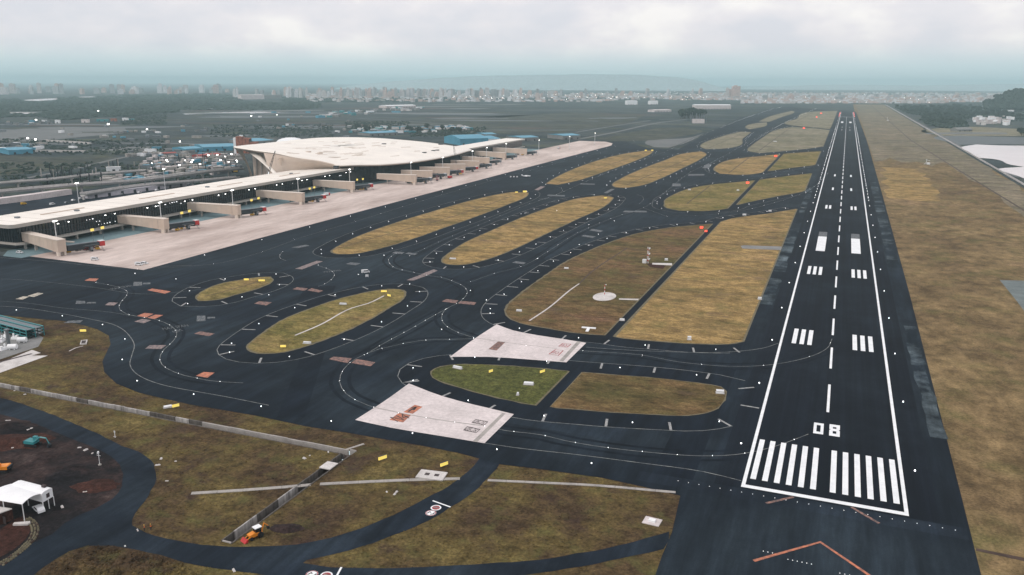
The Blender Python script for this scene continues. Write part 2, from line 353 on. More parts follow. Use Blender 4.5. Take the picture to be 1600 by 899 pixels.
ISL = {
 'a1': ('grass_olive', [(307.5, 467), (320, 454.5), (350, 443), (375, 438.5), (402, 434.5), (421, 433.5), (424.5, 439), (415, 446), (390, 455), (365, 461.5), (337, 469), (312, 470.5)]),
 'a2': ('grass_olive', [(387.5, 543), (397.5, 532.5), (415, 519), (440, 502.5), (465, 491), (495, 480), (527.5, 469), (565, 459.5), (590, 454.5), (615, 452.5), (629, 454.5), (632, 460), (625, 470), (605, 482.5), (577.5, 499), (545, 515), (515, 527.5), (477.5, 541), (445, 550), (415, 552.7), (395, 550)]),
 'a3': ('grass_dry', [(519, 394), (530, 385), (565, 368), (615, 350), (665, 334.5), (740, 313), (780, 304), (802, 300.5), (825, 301.5), (822, 307.5), (790, 321), (740, 340), (690, 357.5), (640, 375), (577, 392.5), (552, 397), (527, 397.5)]),
 'a4': ('grass_dry', [(691.5, 407.5), (696, 401.5), (727, 380), (765, 362.5), (815, 341), (865, 322.5), (902, 311), (940, 306), (954.5, 308), (954, 314), (940, 325), (902, 342.5), (852, 366), (777, 400), (752, 408), (722, 414), (705, 414), (694, 411.5)]),
 'a5': ('grass_dry', [(854, 287.5), (865, 280), (890, 267.5), (940, 249.5), (977, 240.5), (1010, 235.5), (1021, 235.5), (1017, 240), (990, 252.5), (940, 270), (902, 282.5), (872, 289)]),
 'a6': ('grass_dry', [(957.5, 290), (970, 280), (1002, 265), (1040, 250.5), (1070, 240), (1095, 237), (1103, 240.5), (1097, 247), (1062, 265), (1030, 280), (1000, 290.5), (977, 294), (962, 293)]),
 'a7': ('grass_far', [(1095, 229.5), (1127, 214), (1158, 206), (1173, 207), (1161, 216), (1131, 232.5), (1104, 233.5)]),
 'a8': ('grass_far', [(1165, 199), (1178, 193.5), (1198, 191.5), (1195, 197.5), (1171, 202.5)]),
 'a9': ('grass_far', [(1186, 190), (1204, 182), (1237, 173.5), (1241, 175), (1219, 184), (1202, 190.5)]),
 'b1': ('grass_red', [(791, 487), (795, 477), (815, 459), (852, 432), (890, 407), (927, 390), (952, 380), (995, 366), (1050, 356), (1087, 352), (1113, 351), (1100, 365), (1082, 380), (1067, 402), (1040, 421.5), (1022, 440), (997, 467.5), (972, 502), (945, 524.5), (927, 524), (890, 519), (852, 512.5), (815, 505), (796, 496.5)]),
 'b2': ('grass_dry', [(962, 526), (985, 512), (1010, 485), (1040, 444), (1082, 402), (1107, 377), (1130, 344.5), (1150, 341), (1200, 334.5), (1247, 326.5), (1220, 402), (1185, 480), (1172, 522), (1163, 532.5), (1148, 536.5), (1125, 538), (1075, 537), (1025, 533), (985, 530)]),
 'c1': ('grass_green', [(674, 585), (680, 577), (702, 571.5), (740, 570.5), (790, 572.5), (840, 576), (887, 581), (863, 608), (839, 634.5), (815, 630), (765, 619), (720, 606), (687, 595.5)]),
 'c2': ('grass_red', [(860, 634.5), (876, 612), (900, 586.5), (905, 583.7), (950, 586), (1025, 592), (1100, 601), (1125, 605), (1133, 612), (1128, 630), (1113, 642), (1075, 649.5), (1025, 648), (950, 644), (900, 640)]),
 'd1': ('grass_olive', [(1039, 318), (1041, 312), (1050, 306.5), (1075, 296), (1105, 290), (1150, 286), (1178, 282.5), (1163, 296), (1149, 310), (1137, 326), (1100, 330), (1062, 329.5), (1043, 325.5)]),
 'd2': ('grass_olive', [(1147, 322), (1159, 309), (1186, 280.5), (1240, 274.5), (1272, 271), (1265, 290), (1255, 299), (1212, 307.5), (1180, 314)]),
 'd3': ('grass_dry', [(1116, 266), (1119, 260), (1130, 253.5), (1150, 248.5), (1187, 244.5), (1214, 243.5), (1203, 256), (1190, 270), (1170, 273), (1150, 273.5), (1125, 271.5)]),
 'd4': ('grass_olive', [(1198, 268.5), (1211, 254), (1222, 241), (1256, 238.5), (1282, 236.5), (1277, 255), (1268, 259), (1250, 261), (1225, 265)]),
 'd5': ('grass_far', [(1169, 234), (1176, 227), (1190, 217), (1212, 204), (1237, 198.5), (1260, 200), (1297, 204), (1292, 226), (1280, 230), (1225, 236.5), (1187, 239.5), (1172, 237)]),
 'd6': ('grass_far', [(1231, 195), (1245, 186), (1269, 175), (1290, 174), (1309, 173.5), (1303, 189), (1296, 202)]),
}
UN = {'b': spline(g2([(791, 487), (795, 477), (815, 459), (852, 432), (890, 407), (927, 390), (952, 380), (995, 366), (1050, 356), (1113, 350), (1150, 341), (1200, 334.5), (1247, 326.5), (1220, 402), (1185, 480), (1172, 522), (1163, 532.5), (1148, 536.5), (1125, 538), (1075, 537), (1025, 533), (985, 530), (945, 524.5), (890, 519), (852, 512.5), (815, 505), (796, 496.5)]), True, 3),
      'c': spline(g2([(674, 585), (680, 577), (702, 571.5), (740, 570.5), (790, 572.5), (840, 576), (887, 581), (950, 586), (1025, 592), (1100, 601), (1125, 605), (1133, 612), (1128, 630), (1113, 642), (1075, 649.5), (1025, 648), (950, 644), (900, 640), (839, 634.5), (815, 630), (765, 619), (720, 606), (687, 595.5)]), True, 3),
      'd': spline(g2([(1039, 318), (1041, 312), (1050, 306.5), (1075, 296), (1105, 290), (1178, 282.5), (1240, 274.5), (1272, 271), (1265, 290), (1255, 299), (1212, 307.5), (1150, 321), (1137, 326), (1100, 330), (1062, 329.5), (1043, 325.5)]), True, 6),
      'e': spline(g2([(1116, 266), (1119, 260), (1130, 253.5), (1150, 248.5), (1187, 244.5), (1222, 241), (1256, 238.5), (1282, 236.5), (1277, 255), (1268, 259), (1250, 261), (1200, 268), (1170, 273), (1150, 273.5), (1125, 271.5)]), True, 6)}
CUT = {'b1': ('b', 1), 'b2': ('b', 0), 'c1': ('c', 1), 'c2': ('c', 0), 'd1': ('d', 1), 'd2': ('d', 0), 'd3': ('e', 1), 'd4': ('e', 0)}
RAW = {k: g2(v[1]) for k, v in ISL.items()}
def clip_x(p, x, keep_less):
    o = []
    for a, b in zip(p, p[1:]+[p[0]]):
        ia, ib = (a.x < x) == keep_less, (b.x < x) == keep_less
        if ia: o.append(a)
        if ia != ib: o.append(a.lerp(b, (x-a.x)/(b.x-a.x)))
    return o
marks = MB(); ticks = MB(); fr = MB()
SMOOTH = {}
for k, (mt, _) in ISL.items():
    far = RAW[k][0].y > 700
    p = spline(RAW[k], True, 3 if not far else 12)
    if k in CUT:                       # the straight service road splits these fields
        u, less = CUT[k]; p = clip_x(UN[u] if u else p, -99.6 if less else -93.6, less)
    if k in ('b2', 'd2', 'd4', 'd5', 'd6'): p = clip_x(p, -38.5, True)
    SMOOTH[k] = ccw(p)
    sheet('grass_island', jitter(p, .35 if not far else .8), .2, M[mt])
    flat(fr, jitter(offset(p, 1.1 if k[0] != 'c' else .6), .3), .16)
structure('grass_fringe', fr, M['fringe'])

# shoulder lines and ticks round the islands
def outline(a, b=None):
    if not b: return SMOOTH[a]
    return b
SHO = [(SMOOTH['a1'], 12.5, 24), (SMOOTH['a2'], 13, 24), (SMOOTH['a3'], 13, 0), (SMOOTH['a4'], 13, 24), (UN['b'], 13, 20), (UN['c'], 13.5, 22), (UN['d'], 12, 0), (UN['e'], 12, 0)]
edge_pts = []
WHERE = ['ringing the small leaf-shaped island', 'ringing the oval island', 'ringing the long dry island beside the apron', 'ringing the second dry island', 'around the two large fields by the runway', 'around the green and brown islands between the hold pads', 'around the rounded island at the first exit taxiway', 'around the island at the second exit taxiway']
sh = MB()
for (p, d, sp), wh in zip(SHO, WHERE):
    lim = -28.5 if 'hold pads' in wh else -37
    far = p[0].y > 650
    ring = offset(p, d)
    flat(sh, clip_x(offset(p, d+.2), -37.5, True), .1)
    run = []
    for q in ring + [ring[0]]:
        if q.x < lim: run.append(q)
        else:
            if len(run) > 2: strip(marks, run, .32, .13)
            run = []
    if len(run) > 2: strip(marks, run, .32, .13)
    if sp:
        for (q, t), (q2, t2) in zip(resample(offset(p, d-.3), sp, True), resample(offset(p, d-.3), sp, True)):
            nrm = Vector((-t.y, t.x))
            if q.x < lim+6: strip(ticks, [q, q+nrm*6.6], .9, .131)
    for q, t in resample(offset(p, d-4.6), 31 if not far else 40, True):
        if q.x < -33: edge_pts.append((q, wh))
structure('tarmac_shoulder', sh, M['tarmac_dark'])
for k in ('a5', 'a6', 'a7', 'd5'):
    for q, t in resample(offset(SMOOTH[k], 7), 36, True):
        if q.x < -33: edge_pts.append((q, 'around the farther dry islands towards the runway end'))
structure('shoulder_tick', ticks, M['tick_paint'])

def SMOOTH_HIT(c):
    x, y = c.x, c.y; r = False
    for i in range(len(tarmac_poly)):
        a, b = tarmac_poly[i-1], tarmac_poly[i]
        if (a.y > y) != (b.y > y) and x < (b.x-a.x)*(y-a.y)/(b.y-a.y)+a.x: r = not r
    return not r
# taxiway centre lines (photo survey), each with its row of inset lights
CL = [
 [(150, 442), (166, 445), (176, 447), (185, 449), (194, 452.5), (199, 456), (199, 460), (196, 465), (191, 470), (188, 474), (186, 479), (187, 484), (192, 488), (200, 492), (215, 495), (245, 500), (257, 504.5), (266, 509), (276, 519.5), (274, 529), (265, 539), (256, 547), (251, 555), (249.5, 562.5), (253, 570), (260, 576), (272.5, 582), (287, 587), (305, 591), (322, 594.5), (350, 597.5), (380, 599)],
 [(740, 528), (718, 521), (706, 515.5), (697.5, 510), (692, 504), (690, 497.5), (691, 491), (695, 485), (704, 479.5), (716, 474), (724, 467), (729, 461), (730, 455), (727, 450), (722, 446.5), (715, 443), (705, 439), (690, 434), (672, 431.5), (650, 427), (630, 422.5), (617, 419), (611, 414.5), (607.5, 410), (608, 404), (612, 400.5), (617, 397), (628, 392)],
 [(740, 529.5), (702, 531), (680, 531), (656, 533), (632, 537), (612, 541.5), (591, 546.5), (574, 553), (557, 560.5), (546, 568), (537, 577.5), (532, 587), (530.5, 597), (534, 607), (541, 616), (555, 625.5), (575, 634), (600, 642), (640, 649), (700, 659), (755, 666), (790, 673.5), (845, 680), (882, 689), (940, 699), (1020, 708), (1090, 713), (1150, 711), (1205, 700), (1240, 688), (1263, 679)],
 [(574, 553), (600, 537), (639, 516), (672, 497), (704, 479.5)],
 [(497, 415), (503, 417.5), (511, 420), (519, 424.5), (522.5, 428.5), (521, 433.5), (515, 439.5), (505, 445.5), (497, 448)],
 [(441, 394), (437.5, 399), (437, 403), (440, 405), (447, 408)],
 [(740, 529.5), (800, 538), (870, 546), (945, 551), (1000, 555), (1060, 566), (1140, 573), (1200, 571), (1262, 559), (1292, 545), (1300, 530)],
 [(735, 441), (775, 427), (814, 417), (854, 394.5), (900, 366), (960, 340), (1005, 325), (1040, 300), (1078, 270), (1120, 250), (1160, 228), (1210, 200), (1250, 181), (1275, 170)],
 [(1005, 325), (1040, 338), (1090, 337), (1150, 331), (1210, 317), (1262, 298), (1295, 270)],
 [(640, 400), (700, 372), (760, 347), (820, 322), (870, 304), (920, 282), (970, 262), (1030, 241), (1080, 219), (1140, 194), (1190, 176), (1225, 166)],
 [(870, 304), (876, 301), (879, 298), (876, 294), (868, 291)],
 [(1000, 318), (1005, 313), (1003, 307), (995, 304)], [(975, 226), (985, 226), (991, 222), (987, 217)],
 [(1048, 278), (1100, 276), (1170, 274), (1230, 268), (1290, 255)],
 [(-60, 436), (20, 437), (90, 443), (150, 450), (230, 460), (340, 450)],
 [(-60, 468), (40, 474), (100, 482), (160, 487), (215, 495)],
 [(215, 421), (340, 412), (400, 397), (470, 372), (560, 345), (660, 314), (760, 285), (860, 258), (950, 236)],
]
centre_pts = []
CWH = ['on the western curved line through the letters', 'on the curved line above the upper hold pad', 'on the long line through the lower hold pad', 'on the straight line between the pads and the second dry island', 'on the short curl beside the lone white car', 'on the tiny curl near the apron', 'on the line through the upper hold pad', 'on the long line running up beside the large fields', 'on the first exit taxiway', 'on the farther taxiway lines']
for i, c in enumerate(CL):
    p = spline(g2(c), False, 4); strip(marks, p, .26 if i < 7 else .22, .135)
    mean = sum(q.y for q in p)/len(p)
    st = 11 if i < 6 else (26 if i < 14 else 45)
    if i in (13, 14, 15): continue
    for q, t in resample(p, st): centre_pts.append((q, CWH[min(i, 9)]))
# tyre-darkened bands beside the centre lines, and tarmac repairs of slightly different age
M['tyre'] = tarmac('tyre_darkened_tarmac', (.006, .0095, .0155), 12, (1, 1, 1), .5); M['repair_pale'] = tarmac('older_repair', (.015, .023, .033), 20, (1, 1, 1), .4); M['repair_dark'] = tarmac('fresh_repair', (.0065, .0105, .017), 20, (1, 1, 1), .4)
tb = MB()
for i in (0, 1, 2, 3, 6, 7, 8, 9):
    p = spline(g2(CL[i]), False, 6); rs = [q for q, t in resample(p, 6)]
    for off in (-3.4, 3.4):
        o = []
        for a, b in zip(rs, rs[1:]):
            t = (b-a).normalized(); o.append(a+Vector((t.y, -t.x))*(off+rnd.uniform(-.25, .25)))
        if len(o) > 3: strip(tb, o, 1.5, .109+.001*i)
structure('tyre_band', tb, M['tyre'])
for k in range(34):
    px, py = rnd.choice([(rnd.uniform(0, 560), rnd.uniform(405, 520)), (rnd.uniform(230, 780), rnd.uniform(560, 640)), (rnd.uniform(560, 1000), rnd.uniform(300, 500)), (rnd.uniform(820, 1150), rnd.uniform(640, 740)), (rnd.uniform(1070, 1300), rnd.uniform(790, 899))])
    q = at(px, py).xy; a = rnd.choice([0, .05, 1.57, .5]); w_, l_ = rnd.uniform(3, 9), rnd.uniform(14, 55); u = Vector((math.cos(a), math.sin(a))); v = Vector((-u.y, u.x))
    P4 = [q-u*w_-v*l_, q+u*w_-v*l_, q+u*w_+v*l_, q-u*w_+v*l_]
    if max(c.x for c in P4) > -31 or min(c.x for c in P4) < -396 or any(SMOOTH_HIT(c) for c in P4): continue
    sheet('tarmac_repair', P4, .0835+.0004*k, M['repair_pale' if k % 2 else 'repair_dark'])
# curved edge line round the south-west bend and along the southern edge
for c in [[(-60, 478), (20, 480), (75, 487), (130, 497), (175, 507), (190, 514), (202, 525), (210, 540), (206, 556), (203, 570), (210, 582), (230, 594), (262, 604), (310, 613), (355, 621), (420, 634)], [(757, 693), (803, 700), (900, 711), (1000, 724), (1100, 738), (1158, 752)], [(0, 403), (80, 409), (180, 418), (300, 415)], [(916, 543), (940, 545), (1010, 549), (1130, 551), (1190, 545), (1216, 537)]]:
    strip(marks, spline(g2(c), False, 4), .32, .14)
for q, t in resample(spline(g2([(-60, 482), (30, 486), (115, 498), (156, 507), (184, 520), (198, 537), (193, 557), (190, 573), (200, 588), (225, 601), (263, 611), (330, 622), (425, 640), (520, 660), (604, 671), (735, 697), (850, 715), (1000, 736)]), False, 4), 31): edge_pts.append((q, 'along the bend below the letters and the southern tarmac edge'))
for q, t in resample([Vector((-398, 140)), Vector((-398, 1290))], 60): edge_pts.append((q, 'in the straight row along the pale apron edge'))
for px, py in [(275, 437), (420, 462), (735, 455), (640, 445), (690, 516), (760, 470), (905, 383), (935, 367), (840, 405), (600, 400), (560, 430), (870, 330), (920, 352), (960, 346)]: edge_pts.append((at(px, py).xy, 'standing alone on open tarmac between the islands'))
structure('taxiway_line', marks, M['line_paint'])

# ---- painted panels on the taxiways
def quad(mb, pts, z, mi=0): return flat(mb, g2(pts), z, mi)
PAN = [
 ('orange_paint', [[(132, 439), (140, 435.5), (154.5, 436), (149, 440)], [(230, 454), (238, 451.5), (267, 456), (258, 459.5)], [(306, 588), (318, 582), (335.5, 583), (324, 591)], [(230, 497.3), (243, 492.3), (255, 493), (242, 499)], [(214, 494.3), (226, 489.5), (240, 491), (228, 496.7)]]),
 ('rust_paint', [[(514, 562), (521, 558), (550, 560.5), (543, 568)], [(549, 568), (557, 561.5), (586.5, 567), (579, 573)], [(690, 471.5), (698, 468), (716.5, 470), (712, 474.5)], [(716, 474.8), (720, 471), (744.5, 473), (741, 477)], [(303, 522), (313, 518.5), (336, 522), (326, 526)], [(397, 475), (405, 471.5), (425, 473), (416, 478)], [(457, 452.5), (464, 449.5), (481, 451.3), (476, 455)], [(480, 454.3), (487, 451), (505, 455), (498, 457.5)]]),
 ('pink_paint', [[(164, 477.5), (170, 473), (184.5, 473.5), (178, 478)], [(227, 545.5), (234, 540), (260, 540), (252, 546)], [(461, 420.5), (495, 408), (504.5, 409), (472, 421.5)], [(210, 503), (222, 499), (236.5, 501), (224, 506)], [(635, 438.3), (657, 430), (666, 431.5), (646, 439)], [(657, 429.5), (678, 421.3), (684, 423.5), (667, 431)], [(835, 297), (845, 291.5), (852, 292), (841, 298)]]),
 ('faint_paint', [[(612, 396), (618, 393.5), (632, 395), (628, 397.5)], [(632.5, 397), (638, 395), (653, 397), (648, 399)], [(800, 411), (806, 408.5), (822, 411), (818, 413.5)], [(921, 360.5), (925, 358), (942.5, 361), (938, 363.3)], [(908, 369.5), (912, 367.5), (931, 370), (926, 372.3)], [(973, 332), (976, 329.5), (990, 330), (989, 332.3)], [(991, 332), (992, 329.5), (1010, 330), (1011, 332.3)], [(943, 302), (955, 295.5), (960.5, 296), (949, 302.5)], [(855, 306.5), (856, 304.5), (883, 305.5), (882, 307.5)], [(906, 288.5), (907, 287), (930, 287.5), (929, 289)], [(1075, 275), (1076, 272.5), (1101, 272.5), (1100, 274.5)], [(1050, 291.5), (1051, 287), (1063, 287.5), (1064, 291.5)], [(1097, 263), (1104, 257), (1112, 257), (1108, 263)], [(455, 387), (478, 383), (484, 384.5), (466, 388)], [(540, 413), (548, 410.5), (564, 412), (556, 415)], [(118, 475.5), (119.5, 470.5), (133, 471), (133.5, 475)], [(135, 475), (136, 472.8), (150, 472.5), (150, 474.5)], [(208, 447.5), (209, 441), (222, 441), (222, 446.5)], [(223, 445), (224, 442.5), (235, 442), (235, 444.5)], [(307, 503), (308, 494), (321, 494), (321, 502)], [(323, 498.5), (324, 496), (336, 495.5), (336, 498)], [(99, 505.5), (107, 502), (130, 501), (125, 505)]]),
 ('cream_paint', [[(24, 468), (37, 463.5), (46, 464), (36, 468.5)], [(43, 463), (59, 458), (68, 459), (53, 464.8)]]),
]
for mt, Q in PAN:
    for q in Q: structure('painted_panel', quad(MB(), q, .15), M[mt])

def lettering(txt, mat, px_a, px_b, height, z, parent=None, name='painted_lettering'):
    cu = bpy.data.curves.new('letters', 'FONT'); cu.body = txt; cu.align_x = 'CENTER'; cu.align_y = 'CENTER'; cu.size = height*1.35; cu.resolution_u = 2
    t = bpy.data.objects.new('letters', cu); col.objects.link(t)
    me = bpy.data.meshes.new_from_object(t.evaluated_get(bpy.context.evaluated_depsgraph_get())); bpy.data.objects.remove(t)
    a, b = at(*px_a).xy, at(*px_b).xy; d = b-a
    o = link(name, me, parent, (*(a+b)/2, z), math.atan2(d.y, d.x))
    xs = [v.co.x for v in me.vertices]; s = d.length/max(.1, max(xs)-min(xs))
    for v in me.vertices: v.co.x *= s
    me.materials.clear(); me.materials.append(mat); 
    if not parent: o['kind'] = 'structure'
    return o
lettering('MAX SPAN', M['faint_paint'], (254, 515), (294, 509), 4.5, .155)
lettering('65M', M['faint_paint'], (270, 519.5), (284, 516.5), 4.5, .155)
lettering('MAX SPAN', M['faint_paint'], (174, 452.5), (206, 447), 5, .155)
lettering('MAX SPAN', M['faint_paint'], (506, 426), (532, 423), 5, .155)
lettering('65M', M['faint_paint'], (844, 312), (858, 310), 6, .155)

# ---- concrete hold pads
for pts, tx, blk in [
   ([(776, 507.5), (802, 517), (840, 524.5), (880, 530.5), (916, 536.5), (885, 567), (827, 562.5), (765, 558.5), (703, 558.5), (740, 531)], 'up', None),
   ([(639, 600), (690, 619.5), (740, 633), (770, 640), (803, 648), (757, 693.5), (700, 684), (610, 669), (555, 657), (600, 628)], 'low', None)]:
    pad = sheet('concrete_pad', spline(g2(pts), True, 6), .17, M['pad'])
    b = MB()
    if tx == 'low':
        L_ = [(583, 637), (640, 649), (700, 659), (757, 666.5)]
        strip(b, spline(g2(L_), False, 5), .55, .185); structure('pad_centreline', b, M['concrete'], None, pad)
        for q in ([(630, 645), (648, 633.5), (660.5, 636.5), (645, 647.5)], [(608.5, 657), (623, 646.3), (643, 649), (630, 661)]):
            structure('painted_panel', quad(MB(), q, .184), M['orange_paint'], None, pad)
        lettering('N4', M['black_paint'], (615, 657), (636, 651), 5.5, .19, pad)
        ar = MB(); strip(ar, g2([(638, 644), (650, 637)]), .8, .19); strip(ar, g2([(643, 638), (650, 637), (646, 642)]), .8, .19); structure('painted_arrow', ar, M['black_paint'], None, pad)
        bx = [[(737.5, 661), (743, 656.5), (762, 660), (757, 665)], [(724.5, 673), (730, 667.5), (750, 672), (744, 677)]]
        bar = [[(739, 690), (785, 646), (790, 647), (746, 691.5)]]
    else:
        L_ = [(744, 529), (800, 537), (870, 545.5)]
        strip(b, spline(g2(L_), False, 5), .45, .185); structure('pad_centreline', b, M['concrete'], None, pad)
        structure('painted_panel', quad(MB(), [(763, 546.5), (778, 534.5), (790, 535), (776, 548.5)], .184), M['rust_paint'], None, pad)
        bx = [[(873, 542), (879, 537.5), (892, 538.5), (886, 543.5)], [(858, 554), (868, 547), (880, 548.5), (872, 556.5)]]
        bar = [[(874, 564.5), (902, 534), (908, 535), (880, 565.5)]]
    for q in bx:
        P = g2(q); f = MB(); strip(f, P, .5, .19, True); structure('painted_frame', f, M['red_paint'] if tx == 'up' else M['black_paint'], None, pad)
        a = [(q[0][0]*.62+q[1][0]*.38+2, q[0][1]*.55+q[1][1]*.45), (q[3][0]*.62+q[2][0]*.38-2, q[3][1]*.55+q[2][1]*.45)]
        lettering('08-26', M['red_paint'] if tx == 'up' else M['black_paint'], a[0], a[1], 3.6, .19, pad)
    for q in bar: structure('hold_bar', quad(MB(), q, .188), M['concrete'], None, pad)

# ---- runway
rw = sheet('runway', [Vector((-30, -1)), Vector((30, -1)), Vector((30, 3530)), Vector((-30, 3530))], .1, M['runway'])
def mark(name, x0, x1, y0, y1, z=.14, mat='white_paint'):
    return structure(name, MB().face([(x0, y0, z), (x1, y0, z), (x1, y1, z), (x0, y1, z)]), M[mat], None, rw)
HW = 22.3
for s in (-1, 1): mark('edge_line', min(s*HW, s*(HW-1.05)), max(s*HW, s*(HW-1.05)), 1.9, 3520)
mark('threshold_line', -HW, HW, 0, 1.9)
mark('end_line', -HW, HW, 2968, 2978)
me0 = None
for i in range(6):
    for s in (-1, 1):
        x = s*(1.88+i*3.37); mark('threshold_stripe', min(x, x+s*1.62), max(x, x+s*1.62), 6.3, 36.3)
y = 69.5
while y < 2900:
    mark('centreline_dash', -.48, .48, y, y+30); y += 50
mark('centreline', -.4, .4, 2890, 2968)
for s in (-1, 1):
    mark('aiming_block', min(s*8.7, s*14.8), max(s*8.7, s*14.8), 379.5, 440)
    mark('old_aiming_block', min(s*8.7, s*14.8), max(s*8.7, s*14.8), 440.5, 462, .138, 'faint_paint')
    mark('aiming_block', min(s*8.7, s*14.8), max(s*8.7, s*14.8), 2480, 2580)
    for yy, n in ((149.5, 3), (300, 3), (597, 2), (748, 1), (898, 1), (2050, 1), (2200, 1)):
        for k in range(n):
            x = s*(8.6+k*3.35); mark('touchdown_bar', min(x, x+s*1.9), max(x, x+s*1.9), yy, yy+24.5)
def glyph(rows, x0, x1, y0, y1):
    mb = MB(); ny = len(rows); nx = len(rows[0])
    for j, r in enumerate(rows):
        for i, c in enumerate(r):
            if c == '#':
                a, b = x0+(x1-x0)*i/nx, x0+(x1-x0)*(i+1)/nx; p, q = y1-(y1-y0)*(j+1)/ny, y1-(y1-y0)*j/ny
                mb.face([(a, p, .14), (b, p, .14), (b, q, .14), (a, q, .14)])
    return mb
structure('runway_number', glyph(['##########']*2+['###....###']*6+['##########']*2, -4.2, -1.0, 48.2, 57.9), M['white_paint'], None, rw)
structure('runway_number', glyph(['############']*3+['####....####']*2+['############']+['.##########.', '############']+['####....####']*3+['############']*3, .85, 4.2, 48.2, 58.4), M['white_paint'], None, rw)
# worn paint stripes and chevron before the threshold
ch = MB(); strip(ch, [Vector((-14.8, -38.3)), Vector((.2, -23)), Vector((18, -40.5))], .95, .15); structure('chevron', ch, M['orange_paint'], None, rw)
for a, b in (((-14.6, -7.4), (-7.6, -.6)), ((14.6, -7.2), (7.7, -.6))):
    c2 = MB(); strip(c2, [Vector(a), Vector(b)], .9, .15); structure('chevron', c2, M['rust_paint'], None, rw)
# rougher tarmac either side of the runway and before the threshold
for x0, x1, y0, y1 in ((30.5, 38.2, 340, 640), (-37.5, -30.5, 300, 470), (-36, -30.5, 560, 700), (32, 37, 60, 200), (-38, -31, 215, 280), (-37, -30.5, 700, 760), (31, 38, 660, 900)):
    n = 14
    e = [Vector((x0+rnd.uniform(-.8, .8), y0+(y1-y0)*k/n)) for k in range(n+1)] + [Vector((x1+rnd.uniform(-.8, .8), y1-(y1-y0)*k/n)) for k in range(n+1)]
    sheet('worn_patch', e, .105, M['tarmac_worn'])
sheet('blast_pad_strip', [Vector((-52, -7.5)), Vector((36, -7.5)), Vector((36, -1.2)), Vector((-52, -1.2))], .095, M['road'])

# ---- apron
apron = sheet('apron', [Vector(p) for p in ((-401.5, 150), (-404.5, 262), (-406, 450), (-407.5, 790), (-407.5, 1290), (-420, 1345), (-445, 1385), (-500, 1385), (-497, 800), (-499, 328), (-503, 152))], .12, M['apron'])
sheet('stand_road', [Vector((-503, 146)), Vector((-501, 216)), Vector((-498.5, 328)), Vector((-497, 600)), Vector((-495, 800)), Vector((-498, 1150)), Vector((-534, 1150)), Vector((-534, 160)), Vector((-520, 146))], .1, M['apron_road'])

# ---- service roads, access road, yard
MEADOW_CUT.append(jitter(spline(g2([(749, 717), (740, 729), (720, 747), (702, 759.5), (665, 779.5), (615, 804.5), (565, 826), (515, 841), (465, 851), (435, 853), (400, 855), (355, 854.5), (300, 849.5), (240, 837), (217, 827), (195, 817), (150, 840), (140, 853), (175, 853), (212, 859.5), (250, 868), (287, 879.5), (325, 887), (400, 897), (480, 912), (700, 905), (800, 901), (840, 896), (930, 882), (990, 868), (1036, 858), (1046, 831), (1042, 832), (980, 850), (900, 866), (820, 877), (740, 882), (665, 886.5), (590, 888), (515, 886.5), (475, 880), (480, 876), (525, 866), (565, 854.5), (615, 837), (665, 816), (702, 794.5), (740, 769.5), (762, 747.5), (781, 726), (781, 722), (749, 714)]), True, 3), .2))
sheet('service_road', MEADOW_CUT[-1], .06, M['road'])
MEADOW_CUT.append(spline(g2([(-60, 640), (0, 640), (60, 655), (110, 670), (160, 690), (200, 715), (222, 745), (215, 780), (180, 800), (120, 820), (60, 860), (-60, 910), (-120, 800)]), True, 4))
sheet('dirt_yard', MEADOW_CUT[-1], .03, M['dirt'])
MEADOW_CUT.append(jitter(spline(g2([(-60, 612), (0, 622), (60, 640), (110, 660), (150, 677), (190, 697), (215, 706), (236, 720), (244, 740), (241, 758), (226, 784), (212, 803), (205, 822), (212, 830), (190, 850), (140, 852), (110, 861), (87, 874.5), (65, 889.5), (45, 905), (-60, 960), (-60, 915), (0, 882), (25, 864.5), (50, 849.5), (82, 834.5), (100, 819.5), (125, 805), (150, 794.5), (175, 780), (190, 760), (192, 742), (186, 727), (165, 708), (110, 685), (60, 665), (0, 648), (-60, 638)]), True, 3), .2))
sheet('access_road', MEADOW_CUT[-1], .07, M['road'])
sheet('red_soil', spline(g2([(-40, 838), (0, 828), (22, 812), (38, 806), (46, 816), (48, 828), (40, 842), (20, 860), (-40, 890)]), True, 2), .05, M['dirt_red'])
for c, wd in (([(299, 771.5), (380, 766.5), (470, 759.5), (486, 758)], 1.5), ([(500, 757), (560, 754), (640, 750.5), (719, 748.5)], 1.5), ([(762, 751), (850, 755), (930, 759), (1056, 770)], 1.2), ([(541, 703), (555, 698.5), (569, 694)], .9)):
    k = MB(); p = spline(g2(c), False, 5)
    for a, b in zip(p, p[1:]):
        d = (b-a).normalized(); e = Vector((d.y, -d.x))*wd/2; b2 = b-d*.08
        k.prism([tuple(a+e), tuple(b2+e), tuple(b2-e), tuple(a-e)], -.02, .16)
    structure('kerb_path', k, M['concrete'])
for q in ([(1157, 385), (1163, 384), (1222, 386), (1220, 391.5), (1160, 389)], [(1019, 411.5), (1050, 412), (1050, 415.5), (1019, 414)], [(967, 467.2), (998, 467.7), (997, 470), (967, 469)]):
    sheet('concrete_path', g2(q), .23, M['concrete_grey' if q[0][0] > 1100 else 'concrete_pale'])
